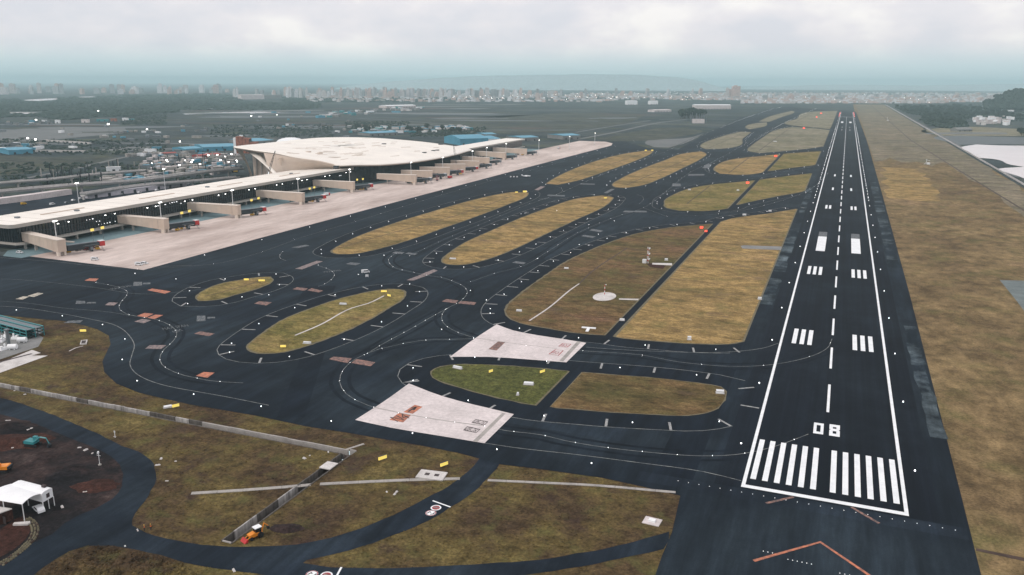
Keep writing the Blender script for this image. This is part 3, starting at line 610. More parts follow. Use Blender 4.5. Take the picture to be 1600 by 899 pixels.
# long thin drains down the islands
for c, mt, wd in (([(461, 525), (500, 508.5), (550, 482), (575, 475), (600, 463)], 'concrete_pale', 1.0), ([(827, 502), (857, 482), (892, 453), (905, 444)], 'concrete_pale', .9), ([(905, 444), (925, 425), (980, 388)], 'soil', .9), ([(519, 391), (600, 368), (700, 341), (800, 307)], 'soil', .9), ([(980, 289), (1030, 268), (1090, 243)], 'soil', 1.2), ([(320, 464), (380, 448), (410, 438)], 'soil', .7), ([(1073, 319), (1109, 291)], 'soil', 1.2), ([(1138, 271), (1170, 247)], 'soil', 1.4), ([(1186, 236), (1236, 199)], 'soil', 1.6), ([(1104, 233), (1165, 207)], 'soil', 1.4), ([(1240, 193), (1270, 176)], 'soil', 1.8), ([(870, 287), (940, 262), (1015, 237)], 'soil', 1.0)):
    d_ = MB(); strip(d_, spline(g2(c), False, 5), wd, .225); structure('drain_line', d_, M[mt])

# ---- open drains (trenches left out of the meadow)
dr = thing('storm_drain', 'open concrete storm drain running down to the tarmac road past the orange loader', 'drain', (-140.9, -50, 0))
part('floor', MB().box(-1.7, 1.7, -30.5, 27.5, -2.9, -2.6), M['soil'], dr)
n = 12
for k in range(n):
    a, b = -30.5+k*55/n, -30.5+(k+1)*55/n-.06
    if b > 25: b = 25
    part('wall_panel', MB().box(-1.7, -1.35, a, b, -2.6, .38+rnd.uniform(-.03, .05)), M['chalky'] if k % 4 in (1, 2) and k < 8 else M['streaky'], dr)
    part('wall_panel', MB().box(1.35, 1.7, a, b, -2.6, .2+rnd.uniform(-.03, .05)), M['streaky'], dr)
part('cover_slab', MB().box(-1.9, 1.9, 13, 17.5, .42, .7), M['concrete_pale'], dr)
part('end_wall', MB().box(-1.35, 1.35, -30.5, -30.1, -2.6, .3), M['concrete'], dr)
dr = thing('storm_channel', 'long concrete channel with chalky white wall panels below the curved taxiway', 'drain', (-260, -24, 0))
part('floor', MB().box(-140, 120.9, -1.5, 1.5, -1.7, -1.4), M['soil'], dr)
for k in range(44):
    a, b = -140+k*258.5/44, -140+(k+1)*258.5/44-.07
    xp = -260+(a+b)/2; pale = any(l < xp < r for l, r in ((-300, -289), (-280, -260.5), (-251, -231.5), (-227.5, -223), (-214, -206)))
    part('wall_panel', MB().box(a, b, .95, 1.5, -1.4, .42+rnd.uniform(-.08, .08)), M['chalky'] if pale else (M['concrete'] if xp > -200 else M['streaky']), dr)
    part('wall_panel', MB().box(a, b, -1.5, -.95, -1.4, .05+rnd.uniform(-.05, .03)), M['streaky'], dr)
part('end_wall', MB().box(118.8, 121, 1.5, 1.9, -2.3, .5), M['concrete'], dr)

# ================================================================== TERMINAL
term = thing('terminal_building', 'long airport terminal with ivory swept roof and dark glazed pier beside the pale apron', 'terminal', (-540, 600, 0))
O = Vector((-540, 600, 0))
def loc(*p): return (p[0]-O.x, p[1]-O.y, p[2])
class LB(MB):                    # mesh builder that takes ground-frame coordinates
    def mesh(s, name, mats, smooth=False):
        s.v = [loc(*q) for q in s.v]; return MB.mesh(s, name, mats, smooth)
GX, Y0, Y1 = -529.0, 164.0, 1138.0
# pier: podium, ledge, glazing, fins, roof
part('podium', LB().box(-566, GX-5, Y0+3, Y1, 0, 3.9), M['dark_metal'], term)
part('ledge', LB().prism([(-568, Y0-2.5), (GX+2, Y0-2.5), (GX+5.5, Y0+1.5), (GX+5.5, 560), (-568, 560)], 3.9, 5.1), M['fascia'], term)
part('ledge', LB().box(-560, GX+5.5, 890, Y1, 3.9, 5.1), M['fascia'], term)
for k in range(46):
    y = Y0+4+k*21.1
    part('podium_column', LB().box(GX+1, GX+2.4, y, y+1.4, 0, 3.9), M['fascia'], term)
gl = part('glass_wall', LB().prism([(-566, Y0), (GX-1.5, Y0), (GX, Y0+1.5), (GX, Y1), (-566, Y1)], 5.1, 16.3), M['glass'], term)
fin = MB().box(0, .55, -.12, .12, 5.1, 16.3).mesh('mullion', M['mullion'])
for k in range(160):
    link('mullion', fin, gl, loc(GX+.02, Y0+2.6+k*2.62, 0))
for k in range(14):
    link('mullion', fin, gl, loc(-532.5-k*2.5, Y0-.02, 0), -math.pi/2)
part('transom', LB().box(GX+.02, GX+.3, Y0+2, Y1, 10.6, 10.95), M['mullion'], gl)
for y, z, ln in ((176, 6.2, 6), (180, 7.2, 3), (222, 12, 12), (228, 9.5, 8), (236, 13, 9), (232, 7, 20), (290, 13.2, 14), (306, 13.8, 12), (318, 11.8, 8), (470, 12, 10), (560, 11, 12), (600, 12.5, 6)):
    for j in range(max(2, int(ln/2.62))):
        if rnd.random() < .7: part('glow_strip', LB().box(GX-.2, GX+.06, y+j*2.62+.4, y+j*2.62+rnd.uniform(.9, 2.1), z, z+rnd.uniform(.25, .8)), M['glow_strip'], gl)  # added glowing boxes paint white reflections and interior light onto the glazing
for k in range(10):
    for s in (0, 9): part('soffit_lamp', LB().box(GX+1.6, GX+2.1, 196+k*42+s, 197+k*42+s, 13.6, 13.85), M['flood'], gl)
def rounded(x0, x1, y0, y1, r):
    q = [(x0, y0)]
    for a in range(6):
        t = math.pi/2*a/5; q.append((x1-r+r*math.sin(t), y0+r-r*math.cos(t)))
    return q + [(x1, y1), (x0, y1)]
rf = part('pier_roof', LB().prism(rounded(-568, GX+5.5, Y0-7, 585, 4), 18.72, 19.0), M['roof'], term)
part('fascia', LB().prism(rounded(-567.8, GX+5.3, Y0-6.8, 585, 4), 16.35, 18.72), M['fascia'], term)
rf2 = part('pier_roof', LB().box(-562, GX+4, 868, Y1+4, 17.6, 18.0), M['roof'], term)
part('fascia', LB().box(-561.8, GX+3.8, 868, Y1+3.8, 15.9, 17.6), M['fascia'], term)
for (a, b) in (((64, 335.6), (134, 325)), ((218, 311), (275, 302.5)), ((340, 291.4), (380, 285.4)), ((437, 275.6), (473, 270.8))):
    p, q = at(*a, 19.2), at(*b, 19.2)
    part('roof_skylight', LB().box(p.x-.9, p.x+.9, p.y, q.y, 19.0, 19.45), M['cladding'], rf)
for k in range(26):
    y = 168+k*16; part('roof_seam', LB().box(-567.5, GX+5, y, y+.25, 19.0, 19.06), M['fascia'], rf)
for px, py in ((27, 341), (324, 293), (455, 272), (120, 330)):
    p = at(px, py, 19); part('roof_unit', LB().box(p.x-1.6, p.x+1.6, p.y-1.2, p.y+1.2, 19, 20.1), M['grey_metal'], rf)

# head house roof: ring surface over a free outline (x, y, z of the rim)
RIM = [(-514, 888, 19), (-503, 850, 19.6), (-491, 790, 20.2), (-485.5, 730, 20.6), (-485, 680, 21), (-489, 640, 21.6), (-498, 602, 22.6), (-513, 573, 24.2)]
RIM += [tuple(at_x(px, py, x)) for px, py, x in ((525, 257, -529), (500, 250.5, -545), (460, 244.5, -565), (433, 238.7, -582), (412, 235.8, -595), (395, 233.5, -612))]
RIM += [(-640, 524, 43.2), (-672, 566, 40), (-705, 620, 36.5), (-735, 688, 33), (-757, 755, 30.6), (-771, 822, 29.3), (-770, 880, 28.6), (-742, 918, 28), (-690, 918, 28), (-640, 905, 27.6), (-590, 895, 26), (-548, 892, 22.5)]
CEN = Vector((-628, 720, 31.5))
def dense_ring(R, sub=4):
    n = len(R); o = []
    for i in range(n):
        a, b, c, d = (Vector(R[(i+j) % n]) for j in (-1, 0, 1, 2))
        for s in range(sub):
            t = s/sub; o.append(.5*(2*b+(c-a)*t+(2*a-5*b+4*c-d)*t*t+(3*b-a-3*c+d)*t**3))
    return o
rim = dense_ring(RIM)
def ring(r, dz, flatz=True):
    return [Vector((CEN.x+(p.x-CEN.x)*r, CEN.y+(p.y-CEN.y)*r, CEN.z+(p.z-CEN.z)*(r**1.7)+dz)) for p in rim]
def loft(rings, mi=0):
    mb = LB(); n = len(rings[0]); mb.v = [tuple(p) for r in rings for p in r]
    for a in range(len(rings)-1):
        for i in range(n): mb.f.append((a*n+i, a*n+(i+1) % n, (a+1)*n+(i+1) % n, (a+1)*n+i)); mb.m.append(mi)
    return mb
top = loft([ring(r, 0) for r in (.04, .2, .35, .5, .65, .78, .88, .95, .985)] + [ring(.997, -.5), ring(1.0, -1.3)])
top.f.append(tuple(range(len(rim)))); top.m.append(0)
hr = part('swept_roof', top, M['roof'], term, smooth=True)
part('roof_edge', loft([ring(1.0, -1.32), ring(.997, -2.4), ring(.985, -3.1), ring(.9, -2.6), ring(.6, -2.0)]), M['soffit'], term, smooth=True)
for k in range(46):             # long narrow roof lights lying on the roof
    for _ in range(30):
        i = rnd.randrange(len(rim)); r = rnd.uniform(.15, .88)
        c = Vector((CEN.x+(rim[i].x-CEN.x)*r, CEN.y+(rim[i].y-CEN.y)*r, CEN.z+(rim[i].z-CEN.z)*(r**1.7)))
        if c.z < 36: break
    ln = rnd.uniform(5, 11); d = Vector((.16, 1, 0)).normalized()
    def zz(q):
        v = Vector((q.x-CEN.x, q.y-CEN.y)); best = min(rim, key=lambda p: -Vector((p.x-CEN.x, p.y-CEN.y)).normalized().dot(v.normalized()))
        rr = v.length/Vector((best.x-CEN.x, best.y-CEN.y)).length; return CEN.z+(best.z-CEN.z)*(rr**1.7)
    a = c-d*ln; b = c+d*ln; e = Vector((.55, 0, 0))
    za, zb = zz(a), zz(b)
    f = lambda q, z, h: (q.x, q.y, z+h)
    part('roof_light', LB().hull8([f(a-e, za, -.3), f(a+e, za, -.3), f(b+e, zb, -.3), f(b-e, zb, -.3)], [f(a-e, za, .35), f(a+e, za, .35), f(b+e, zb, .35), f(b-e, zb, .35)]), M['cladding_top'] if k % 5 else M['cladding'], hr)
for px, py, x in ((600, 228, -600), (688, 231.5, -560), (692, 230.5, -560), (677, 239, -520), (683, 239, -520), (663, 241.5, -515), (482, 242, -590), (500, 244, -580), (525, 250, -520), (525, 254.5, -514)):
    q = at_x(px, py, x); z = zz(q); part('roof_hatch', LB().box(q.x-2, q.x+2, q.y-3, q.y+3, z-.5, z+.9), M['cladding'] if px < 510 else M['dark_metal'], hr)
fb = [.9 if i < 32 or i > 92 else (.78 if 36 < i < 80 else .84) for i in range(len(rim))]
body = [Vector((CEN.x+(p.x-CEN.x)*r, CEN.y+(p.y-CEN.y)*r, 0)) for p, r in zip(rim, fb)]
up = [Vector((CEN.x+(p.x-CEN.x)*r, CEN.y+(p.y-CEN.y)*r, CEN.z+(p.z-CEN.z)*(r**1.7)-2.3)) for p, r in zip(rim, fb)]
hg = part('head_glass_wall', loft([up, body]), M['glass'], term)
n = len(rim)
for i in range(0, 7*4):         # fins along the airside front of the head house
    for s in range(4):
        a, b = body[i].lerp(body[i+1], s/4), up[i].lerp(up[i+1], s/4)
        part('mullion', LB().box(a.x, a.x+.7, a.y-.15, a.y+.15, 5, b.z), M['mullion'], hg)
# sloping side wall and the two legs of the landside arch
tops = [at_x(px, py, x)-Vector((0, 0, 1.6)) for px, py, x in ((412, 236.6, -594), (433, 239.2, -581), (460, 245, -564), (500, 251, -544), (530, 258.5, -526))]
base = [Vector(p) for p in ((-567, 494, 0), (-566, 522, 0), (-565, 548, 0), (-564, 575, 0), (-556, 606, 0))]
wl = LB(); nb = 20
def along(L_, f_):
    s_ = f_*(len(L_)-1); k_ = min(int(s_), len(L_)-2); return L_[k_].lerp(L_[k_+1], s_-k_)
for j in range(7):
    for i in range(nb):
        f_ = i/(nb-1); lo, hi = along(base, f_), along(tops, f_); q = lo.lerp(hi, j/6)+Vector((2.2, -1.2, 0))*math.sin(math.pi*j/6); wl.v.append(tuple(q))
for j in range(6):
    for i in range(nb-1): wl.f.append((j*nb+i, j*nb+i+1, (j+1)*nb+i+1, (j+1)*nb+i)); wl.m.append(0)
sw = part('side_wall', wl, M['cladding'], term, None, True); sd = sw.modifiers.new('depth', 'SOLIDIFY'); sd.thickness = 1.5; sd.offset = -1
def px3(px, py, x): return at_x(px, py, x)
leg = LB()
L1 = [px3(366, 231, -640), px3(376, 243, -642), px3(385, 257, -645), px3(390, 272, -648), px3(392, 291, -650)]
L2 = [px3(379, 234.5, -640), px3(381.5, 243, -642), px3(388, 258, -645), px3(393, 272, -648), px3(396, 291, -650)]
for i in range(4):
    t = Vector((-3, 4, 0)); leg.hull8([L1[i+1], L2[i+1], L2[i+1]+t, L1[i+1]+t], [L1[i], L2[i], L2[i]+t, L1[i]+t])
part('arch_leg', leg, M['roof'], term)
ar2 = LB()
A1 = [px3(379, 234.5, -640), px3(388, 238, -625), px3(400, 247, -605), px3(412, 257, -588), px3(427, 272, -567)]
A2 = [px3(384, 232.5, -640), px3(396, 236, -622), px3(408, 246, -602), px3(419, 258, -585), px3(432, 272, -564)]
for i in range(4):
    t = Vector((-2, 4, 0)); ar2.hull8([A1[i+1], A2[i+1], A2[i+1]+t, A1[i+1]+t], [A1[i], A2[i], A2[i]+t, A1[i]+t])
part('arch_leg', ar2, M['roof'], term)
inn = LB(); inn.hull8([(-650, 566, 0), (-575, 520, 0), (-575, 524, 0), (-650, 570, 0)], [(-650, 566, 34), (-575, 520, 33), (-575, 524, 33), (-650, 570, 34)])
iw = part('arch_backwall', inn, M['cladding'], term)
for k in range(9):
    t = k/9; x, y = -646+71*t, 563-44*t
    part('glow_strip', LB().box(x, x+rnd.uniform(2, 5), y-1.5, y-1.0, 4+rnd.uniform(0, 10), 15+rnd.uniform(0, 4)), M['glow_strip'], iw) if k in (5, 6) else None
for k in range(5):
    t = (k+.5)/5; x, y = -646+71*t, 561-44*t; part('arch_rib', LB().bar((x, y, 0), (x+3, y, 32), .8, 6), M['fascia'], iw)

# ---- boarding bridges
GATES = [(-529, 171, -485, 162, 'nearest boarding bridge, by the blunt end of the glazed pier'), (-529, 253, -486, 256, 'second boarding bridge from the near end of the pier'),
 (-529, 328, -482, 335, 'third boarding bridge from the near end of the pier'), (-529, 420, -480, 424, 'fourth boarding bridge from the near end of the pier'),
 (-529, 513, -485, 521, 'fifth boarding bridge, where the pier meets the swept roof'), (-500, 596, -456, 606, 'sixth and longest beige bridge, under the swept roof rim'),
 (-494, 641, -460, 654, 'seventh boarding bridge, beige, just past the longest one'), (-492, 684, -459, 700, 'eighth boarding bridge, beside the red stair truck'),
 (-493, 728, -459, 746, 'ninth boarding bridge, behind the red stair truck'), (-496, 782, -459, 790, 'tenth boarding bridge, near the far end of the swept roof'),
 (-505, 838, -468, 846, 'eleventh boarding bridge, where the swept roof tapers out'), (-529, 934, -478, 932, 'twelfth boarding bridge, on the far narrow pier'), (-529, 1006, -475, 1014, 'farthest boarding bridge, last on the narrow pier')]
for gi, (x0, y0, x1, y1, lab) in enumerate(GATES):
    ln = math.hypot(x1-x0, y1-y0); rz = math.atan2(y1-y0, x1-x0)
    t = thing('boarding_bridge', lab, 'boarding bridge', (x0, y0, 0), rz, 'boarding bridges along the terminal')
    h = 11.2; wd = 2.9
    c = MB().hull8([(.8, -wd, 6.0), (ln-4.2, -wd, 3.2), (ln-4.2, wd, 3.2), (.8, wd, 6.0)], [(.8, -wd, h+.4), (ln-4.2, -wd, h-.2), (ln-4.2, wd, h-.2), (.8, wd, h+.4)])
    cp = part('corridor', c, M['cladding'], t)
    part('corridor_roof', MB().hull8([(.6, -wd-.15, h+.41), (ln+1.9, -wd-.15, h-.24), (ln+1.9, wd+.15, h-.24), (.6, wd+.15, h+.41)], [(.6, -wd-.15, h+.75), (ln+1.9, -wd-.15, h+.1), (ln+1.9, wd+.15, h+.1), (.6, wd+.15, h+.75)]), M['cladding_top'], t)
    for k in range(int(ln/5)):
        part('panel_joint', MB().box(4+k*5, 4.12+k*5, -wd-.06, wd+.06, 5.4 if k < 3 else 4.2, h-.2), M['fascia'], cp)
    part('end_block', MB().box(ln-4.15, ln+1.7, -wd+.1, wd-.1, 3.0, h-.28), M['cladding'], t)
    for s in (-1, 1): part('support_leg', MB().box(ln-1.6, ln+1.2, s*2.0-.7, s*2.0+.7, 0, 2.99), M['cladding_top'], t)
    part('support_leg', MB().box(12, 13, -.8, .8, 0, 5.0), M['fascia'], t)
    # telescopic tunnel parked alongside the building
    th = math.radians(72 if gi < 5 else 60)-rz; d = Vector((math.cos(th), math.sin(th), 0)); e = Vector((-d.y, d.x, 0))
    s0 = Vector((ln-.5, 2.4, 0)); TL = 23 if gi < 5 else 19
    def bx(a, b, w_, z0, z1): 
        A, B = s0+d*a, s0+d*b; z0 = Vector((0, 0, z0)); z1 = Vector((0, 0, z1))
        return MB().hull8([A-e*w_+z0, B-e*w_+z0, B+e*w_+z0, A+e*w_+z0], [A-e*w_+z1, B-e*w_+z1, B+e*w_+z1, A+e*w_+z1])
    part('tunnel', bx(1.5, TL*.55, 2.0, 2.9, 6.2), M['dark_metal'], t); part('tunnel', bx(TL*.55, TL, 1.45, 3.5, 5.95), M['mullion'], t)
    part('tunnel_roof', bx(2, TL*.9, 1.2, 6.21, 6.55), M['grey_metal'], t)
    cb = part('cab', bx(TL, TL+3.4, 2.0, 3.0, 6.4), M['red'] if gi < 5 or gi in (7, 8) else M['grey_metal'], t); part('cab_roof', bx(TL-.1, TL+3.5, 2.1, 6.41, 6.7), M['white_metal'], t); part('window', bx(TL+3.41, TL+3.5, 1.5, 4.2, 5.6), M['glass'], cb)
    part('underframe', bx(2, TL*.98, .5, 2.2, 2.88), M['rubber'], t); part('side_rail', bx(TL*.5, TL*.98, 2.1, 4.6, 4.8), M['grey_metal'], t)
    bo = part('bogie', bx(TL*.72, TL*.8, 1.6, .5, 3.3), M['grey_metal'], t)
    for s in (-1, 1):
        c0 = s0+d*TL*.76+e*s*1.5; part('wheel', MB().bar(c0+Vector((0, 0, .6))-e*.35, c0+Vector((0, 0, .6))+e*.35, .6, 10), M['rubber'], bo)
    st = MB()
    for k in range(8): a = s0+d*(TL+.6)-e*(2.2+k*.5); st.hull8([a-e*.25-d*.6+Vector((0, 0, 3-k*.38)), a+e*.25-d*.6+Vector((0, 0, 3-k*.38)), a+e*.25+d*.6+Vector((0, 0, 3-k*.38)), a-e*.25+d*.6+Vector((0, 0, 3-k*.38))], [a-e*.25-d*.6+Vector((0, 0, 3.1-k*.38)), a+e*.25-d*.6+Vector((0, 0, 3.1-k*.38)), a+e*.25+d*.6+Vector((0, 0, 3.1-k*.38)), a-e*.25+d*.6+Vector((0, 0, 3.1-k*.38))])
    part('service_stair', st, M['grey_metal'], t)
    # low link pier back to the building
    if gi < 6:
        part('walkway', MB().hull8([(1, 8, 5.2), (ln-16, 17, 4.4), (ln-16.4, 18.6, 4.4), (.6, 9.6, 5.2)], [(1, 8, 5.9), (ln-16, 17, 5.1), (ln-16.4, 18.6, 5.1), (.6, 9.6, 5.9)]), M['fascia'], t)
# lit yellow stand boards in pairs beside the first five bridges
for gi, (px, py) in enumerate([(144, 359.5), (160, 356), (284, 333), (296, 330), (393, 313), (404, 310), (484, 295), (491, 293), (558, 281), (567, 280)]):
    p = at(px, py, 9.2); side = 'left' if gi % 2 == 0 else 'right'
    t = thing('stand_sign', 'lit yellow stand board, %s one of the pair by the %s boarding bridge' % (side, ('nearest', 'second', 'third', 'fourth', 'fifth')[gi//2]), 'sign', (p.x, p.y, 0), 0, 'lit yellow stand boards')
    part('post', MB().cyl(0, 0, 0, 8.3, .16, 6), M['grey_metal'], t); part('board', MB().box(-.3, .3, -1.3, 1.3, 8.3, 10.1), M['sign_yellow'], t)

# ---- high light masts on the apron edge
MAST = [(-494, 167, 'nearest light mast, glaring white beside the first bridge'), (-496, 263, 'light mast behind the second boarding bridge'), (-495, 345, 'light mast behind the third boarding bridge'), (-496, 441, 'light mast between the fourth and fifth bridges'), (-498, 536, 'light mast beside the fifth boarding bridge'), (-476, 634, 'light mast beside the longest boarding bridge'), (-471, 708, 'light mast by the middle of the swept roof'), (-478, 814, 'light mast at the tapering end of the swept roof'), (-485, 880, 'light mast between the swept roof and the far pier'), (-488, 962, 'light mast at the twelfth boarding bridge'), (-470, 1062, 'light mast past the last boarding bridge'), (-452, 1170, 'light mast at the far end of the apron'), (-440, 1290, 'farthest light mast on the pale apron')]
MAST += [(*at(125, 331, 0).xy, 'light mast rising behind the pier roof near its left end'), (*at(259, 303, 0).xy, 'light mast with a white head behind the pier roof, left of the arch')]
def mast(x, y, lab, h=22.5, lit=True):
    t = thing('light_mast', lab, 'light mast', (x, y, 0), 0, 'apron light masts')
    part('pole', MB().cyl(0, 0, 0, h, .42, 8, 0, .2), M['white_metal'], t); part('footing', MB().cyl(0, 0, 0, .5, .9, 8), M['concrete'], t)
    hd = part('lamp_frame', MB().box(-.4, .4, -1.9, 1.9, h-.1, h+.25), M['white_metal'], t)
    for k in range(4): part('lamp', MB().box(.2, .7, -1.65+k*.95, -1.2+k*.95, h-.5, h-.12), M['lamp' if lit else 'white_metal'], hd)
    return t
for k, m in enumerate(MAST): mast(*m, 22.5 if k < 13 else 26)

# ================================================================== VEHICLES AND PLANT
def car(name, lab, p, rz, mat, group=None, van=False):
    t = thing(name, lab, 'van' if van else 'car', (p[0], p[1], p[2] if len(p) > 2 else .12), rz, group)
    if van: prof = [(-2.4, .45), (2.5, .45), (2.6, 1.0), (2.1, 1.35), (1.5, 2.1), (-2.35, 2.15)]; win = (-1.2, 1.75, 1.35, 1.95)
    else: prof = [(-2.3, .4), (2.3, .4), (2.35, .85), (1.25, 1.02), (.55, 1.65), (-1.6, 1.72), (-2.25, 1.05)]; win = (-1.5, .8, 1.1, 1.56)
    b = part('body', MB().profile(prof[::-1], -.9, .9), mat, t)
    x0, x1, z0, z1 = win
    for s in (-1, 1):
        part('window', MB().hull8([(x0, s*.91, z0), (x1, s*.91, z0), (x1, s*.93, z0), (x0, s*.93, z0)], [(x0+.2, s*.91, z1), (x1-.35, s*.91, z1), (x1-.35, s*.93, z1), (x0+.2, s*.93, z1)]), M['glass'], b)
        for x in (-1.45, 1.5): part('wheel', MB().wheel(x, s*.82, .35, .36, .26), M['rubber'], t)
    part('windscreen', MB().hull8([(.75 if not van else 1.7, -.78, z0+.02), (1.2 if not van else 2.12, -.78, z0), (1.2 if not van else 2.12, .78, z0), (.75 if not van else 1.7, .78, z0+.02)], [(.5 if not van else 1.45, -.7, z1), (.68 if not van else 1.66, -.7, z1), (.68 if not van else 1.66, .7, z1), (.5 if not van else 1.45, .7, z1)]), M['glass'], b)
    return t
def truck(name, lab, p, rz, mat, body_mat, group=None, ln=7.5):
    t = thing(name, lab, 'truck', (p[0], p[1], .12), rz, group)
    cb = part('cab', MB().profile([(ln/2-2, .6), (ln/2, .6), (ln/2, 1.7), (ln/2-.35, 2.7), (ln/2-2, 2.75)][::-1], -1.15, 1.15), mat, t)
    part('windscreen', MB().box(ln/2-.25, ln/2+.03, -1, 1, 1.75, 2.4), M['glass'], cb)
    part('load_box', MB().box(-ln/2, ln/2-2.15, -1.2, 1.2, .95, 3.1), body_mat, t)
    part('chassis', MB().box(-ln/2, ln/2-.2, -.6, .6, .5, .94), M['dark_metal'], t)
    for x in (-ln/2+1.2, -ln/2+2.4, ln/2-1.1):
        for s in (-1, 1): part('wheel', MB().wheel(x, s*1.0, .5, .5, .32), M['rubber'], t)
    return t
def excavator(name, lab, p, rz, mat, arm=1.0):
    t = thing(name, lab, 'excavator', (p[0], p[1], p[2] if len(p) > 2 else .05), rz)
    for s in (-1, 1):
        part('track', MB().profile([(-1.9, .1), (1.9, .1), (2.2, .45), (1.9, .85), (-1.9, .85), (-2.2, .45)][::-1], s*1.2-.32, s*1.2+.32), M['rubber'], t)
    part('turntable', MB().cyl(0, 0, .6, 1.1, .8, 12), M['dark_metal'], t)
    hs = part('engine_house', MB().profile([(-2.2, 1.1), (1.3, 1.1), (1.3, 1.9), (-1.9, 2.15), (-2.2, 1.8)][::-1], -1.35, 1.35), mat, t)
    part('counterweight', MB().box(-2.6, -2.21, -1.3, 1.3, 1.15, 2.0), M['dark_metal'], hs)
    cb = part('cab', MB().profile([(-.2, 1.9), (1.45, 1.9), (1.35, 2.5), (1.0, 3.0), (-.2, 3.0)][::-1], .45, 1.35), mat, t)
    part('window', MB().box(0, 1.0, 1.352, 1.38, 2.1, 2.8), M['glass'], cb); part('window', MB().box(1.42, 1.47, .55, 1.25, 2.0, 2.5), M['glass'], cb)
    part('boom', MB().bar((1.1, -.2, 1.6), (3.1, -.2, 4.2*arm), .28, 4).bar((3.1, -.2, 4.2*arm), (5.2, -.2, 4.0*arm), .26, 4), mat, t)
    part('stick', MB().bar((5.2, -.2, 4.1*arm), (6.1, -.2, 1.4), .2, 4), mat, t)
    part('ram', MB().bar((1.4, -.2, 2.4), (3.0, -.2, 3.6*arm), .1, 6), M['grey_metal'], t)
    part('bucket', MB().profile([(5.5, .3), (6.3, .15), (6.5, 1.0), (6.1, 1.5), (5.7, 1.1)][::-1], -.75, .35), M['dark_metal'], t)
    return t
def crane(lab, base, tip, mat):
    t = thing('crawler_crane', lab, 'crane', base)
    v = Vector(tip)-Vector(base); rz = math.atan2(v.y, v.x); q = Matrix.Rotation(rz, 3, 'Z')
    def rot(mb): mb.v = [tuple(q @ Vector(p)) for p in mb.v]; return mb
    for s in (-1, 1): part('track', rot(MB().box(-3.4, 3.4, s*2.4-.5, s*2.4+.5, 0, 1.1, 0, .2)), M['rubber'], t)
    part('machine_house', rot(MB().box(-4.2, 1.6, -1.6, 1.6, 1.2, 3.4)), mat, t); part('cab', rot(MB().box(1.0, 2.8, 1.7, 3.0, 1.4, 3.6)), M['glass'], t)
    part('counterweight', rot(MB().box(-5.6, -4.21, -1.9, 1.9, 1.3, 3.2)), M['dark_metal'], t)
    a = Vector((0, 0, 2.6))+q @ Vector((1.4, 0, 0)); b = v; d = (b-a).normalized(); u = d.cross(Vector((0, 0, 1))).normalized(); w2 = d.cross(u)
    bm = MB(); L_ = (b-a).length; cs = [(u+w2), (u-w2), (-u-w2), (-u+w2)]; nseg = int(L_/3.2); wdt = lambda s: .2+.75*min(1, 5*s, 3*(1-s)+.12)
    for c in cs: 
        for k in range(3): bm.bar(a+d*L_*k/3+c*wdt(k/3)*.7, a+d*L_*(k+1)/3+c*wdt((k+1)/3)*.7, .14, 4)
    for k in range(nseg):
        s0, s1 = k/nseg, (k+1)/nseg
        for i in range(4): bm.bar(a+d*L_*s0+cs[i]*wdt(s0)*.7, a+d*L_*s1+cs[(i+1) % 4]*wdt(s1)*.7, .07, 3)
    part('boom', bm, M['dark_metal'], t); part('cable', MB().bar(b, q @ Vector((-4, 0, 3.4)), .07, 3).bar(b, b-Vector((0, 0, v.z*.35)), .06, 3), M['dark_metal'], t)
    return t
p0 = at(487, 226); crane('dark crawler crane with raised boom behind the swept roof', tuple(p0), tuple(at_dist(501, 193, (p0-CAM).xy.length)), M['red'])
p0 = at(366, 270); crane('crane with boom leaning left beside the prow of the swept roof', tuple(p0), tuple(at_dist(347, 229, (p0-CAM).xy.length)), M['yellow'])
p0 = Vector((-575, 486, 0)); crane('crane leaning right at the foot of the beige side wall', tuple(p0), tuple(at_dist(430, 236, (p0-CAM).xy.length-4)), M['yellow'])
p0 = Vector((-478, 768, .1)); crane('dark crane boom standing before the far rim of the swept roof', tuple(p0), tuple(at_dist(708.5, 226, (p0-CAM).xy.length)), M['red'])
# apron vehicles
car('apron_car', 'white car parked at the foot of the pier end', at(31, 396), R_(10), M['white_metal'])
car('apron_van', 'white van alone on the near corner of the pale apron', at(148, 407), R_(12), M['white_metal'], None, True)
car('apron_van', 'white van at the tip of the apron, left of the pair', at(217, 415), R_(12), M['white_metal'], None, True)
car('apron_car', 'white car at the tip of the apron, right of the pair', at(226, 413), R_(12), M['white_metal'])
car('airside_car', 'white car alone on the tarmac above the oval island', at(571, 427), R_(40), M['white_metal'], None, True)
solo('marker_board', MB().box(-.9, .9, -.06, .06, .5, 1.9).bar((-.7, 0, 0), (-.7, 0, .6), .06).bar((.7, 0, 0), (.7, 0, .6), .06), M['white_metal'], 'small white board standing just below the lone white car on the tarmac', 'board', (at(573.5, 434).x, at(573.5, 434).y, .1), .5)
car('airside_pickup', 'pale car driving along the taxiway beside the long dry island', at(823, 335), R_(60), M['grey_metal'])
def stair_truck(lab, p, rz):
    t = thing('stair_truck', lab, 'stair truck', (p[0], p[1], .12), rz)
    part('cab', MB().profile([(2, .6), (3.8, .6), (3.8, 1.4), (3.4, 2.3), (2, 2.3)][::-1], -1.1, 1.1), M['red'], t); part('deck', MB().box(-4, 2, -1, 1, .6, 1.0), M['dark_metal'], t)
    s = MB()
    for k in range(12): s.box(-3.8+k*.6, -3.2+k*.6, -.9, .9, 1.1+k*.38, 1.3+k*.38)
    part('steps', s, M['grey_metal'], t)
    for y in (-1, 1): part('handrail', MB().bar((-3.8, y, 2.2), (3.6, y, 6.4), .12, 5).bar((-3.8, y, 1.2), (-3.8, y, 2.2), .1, 5), M['red'], t)
    for x in (-2.6, 2.8):
        for y in (-1, 1): part('wheel', MB().wheel(x, y*.95, .45, .45, .3), M['rubber'], t)
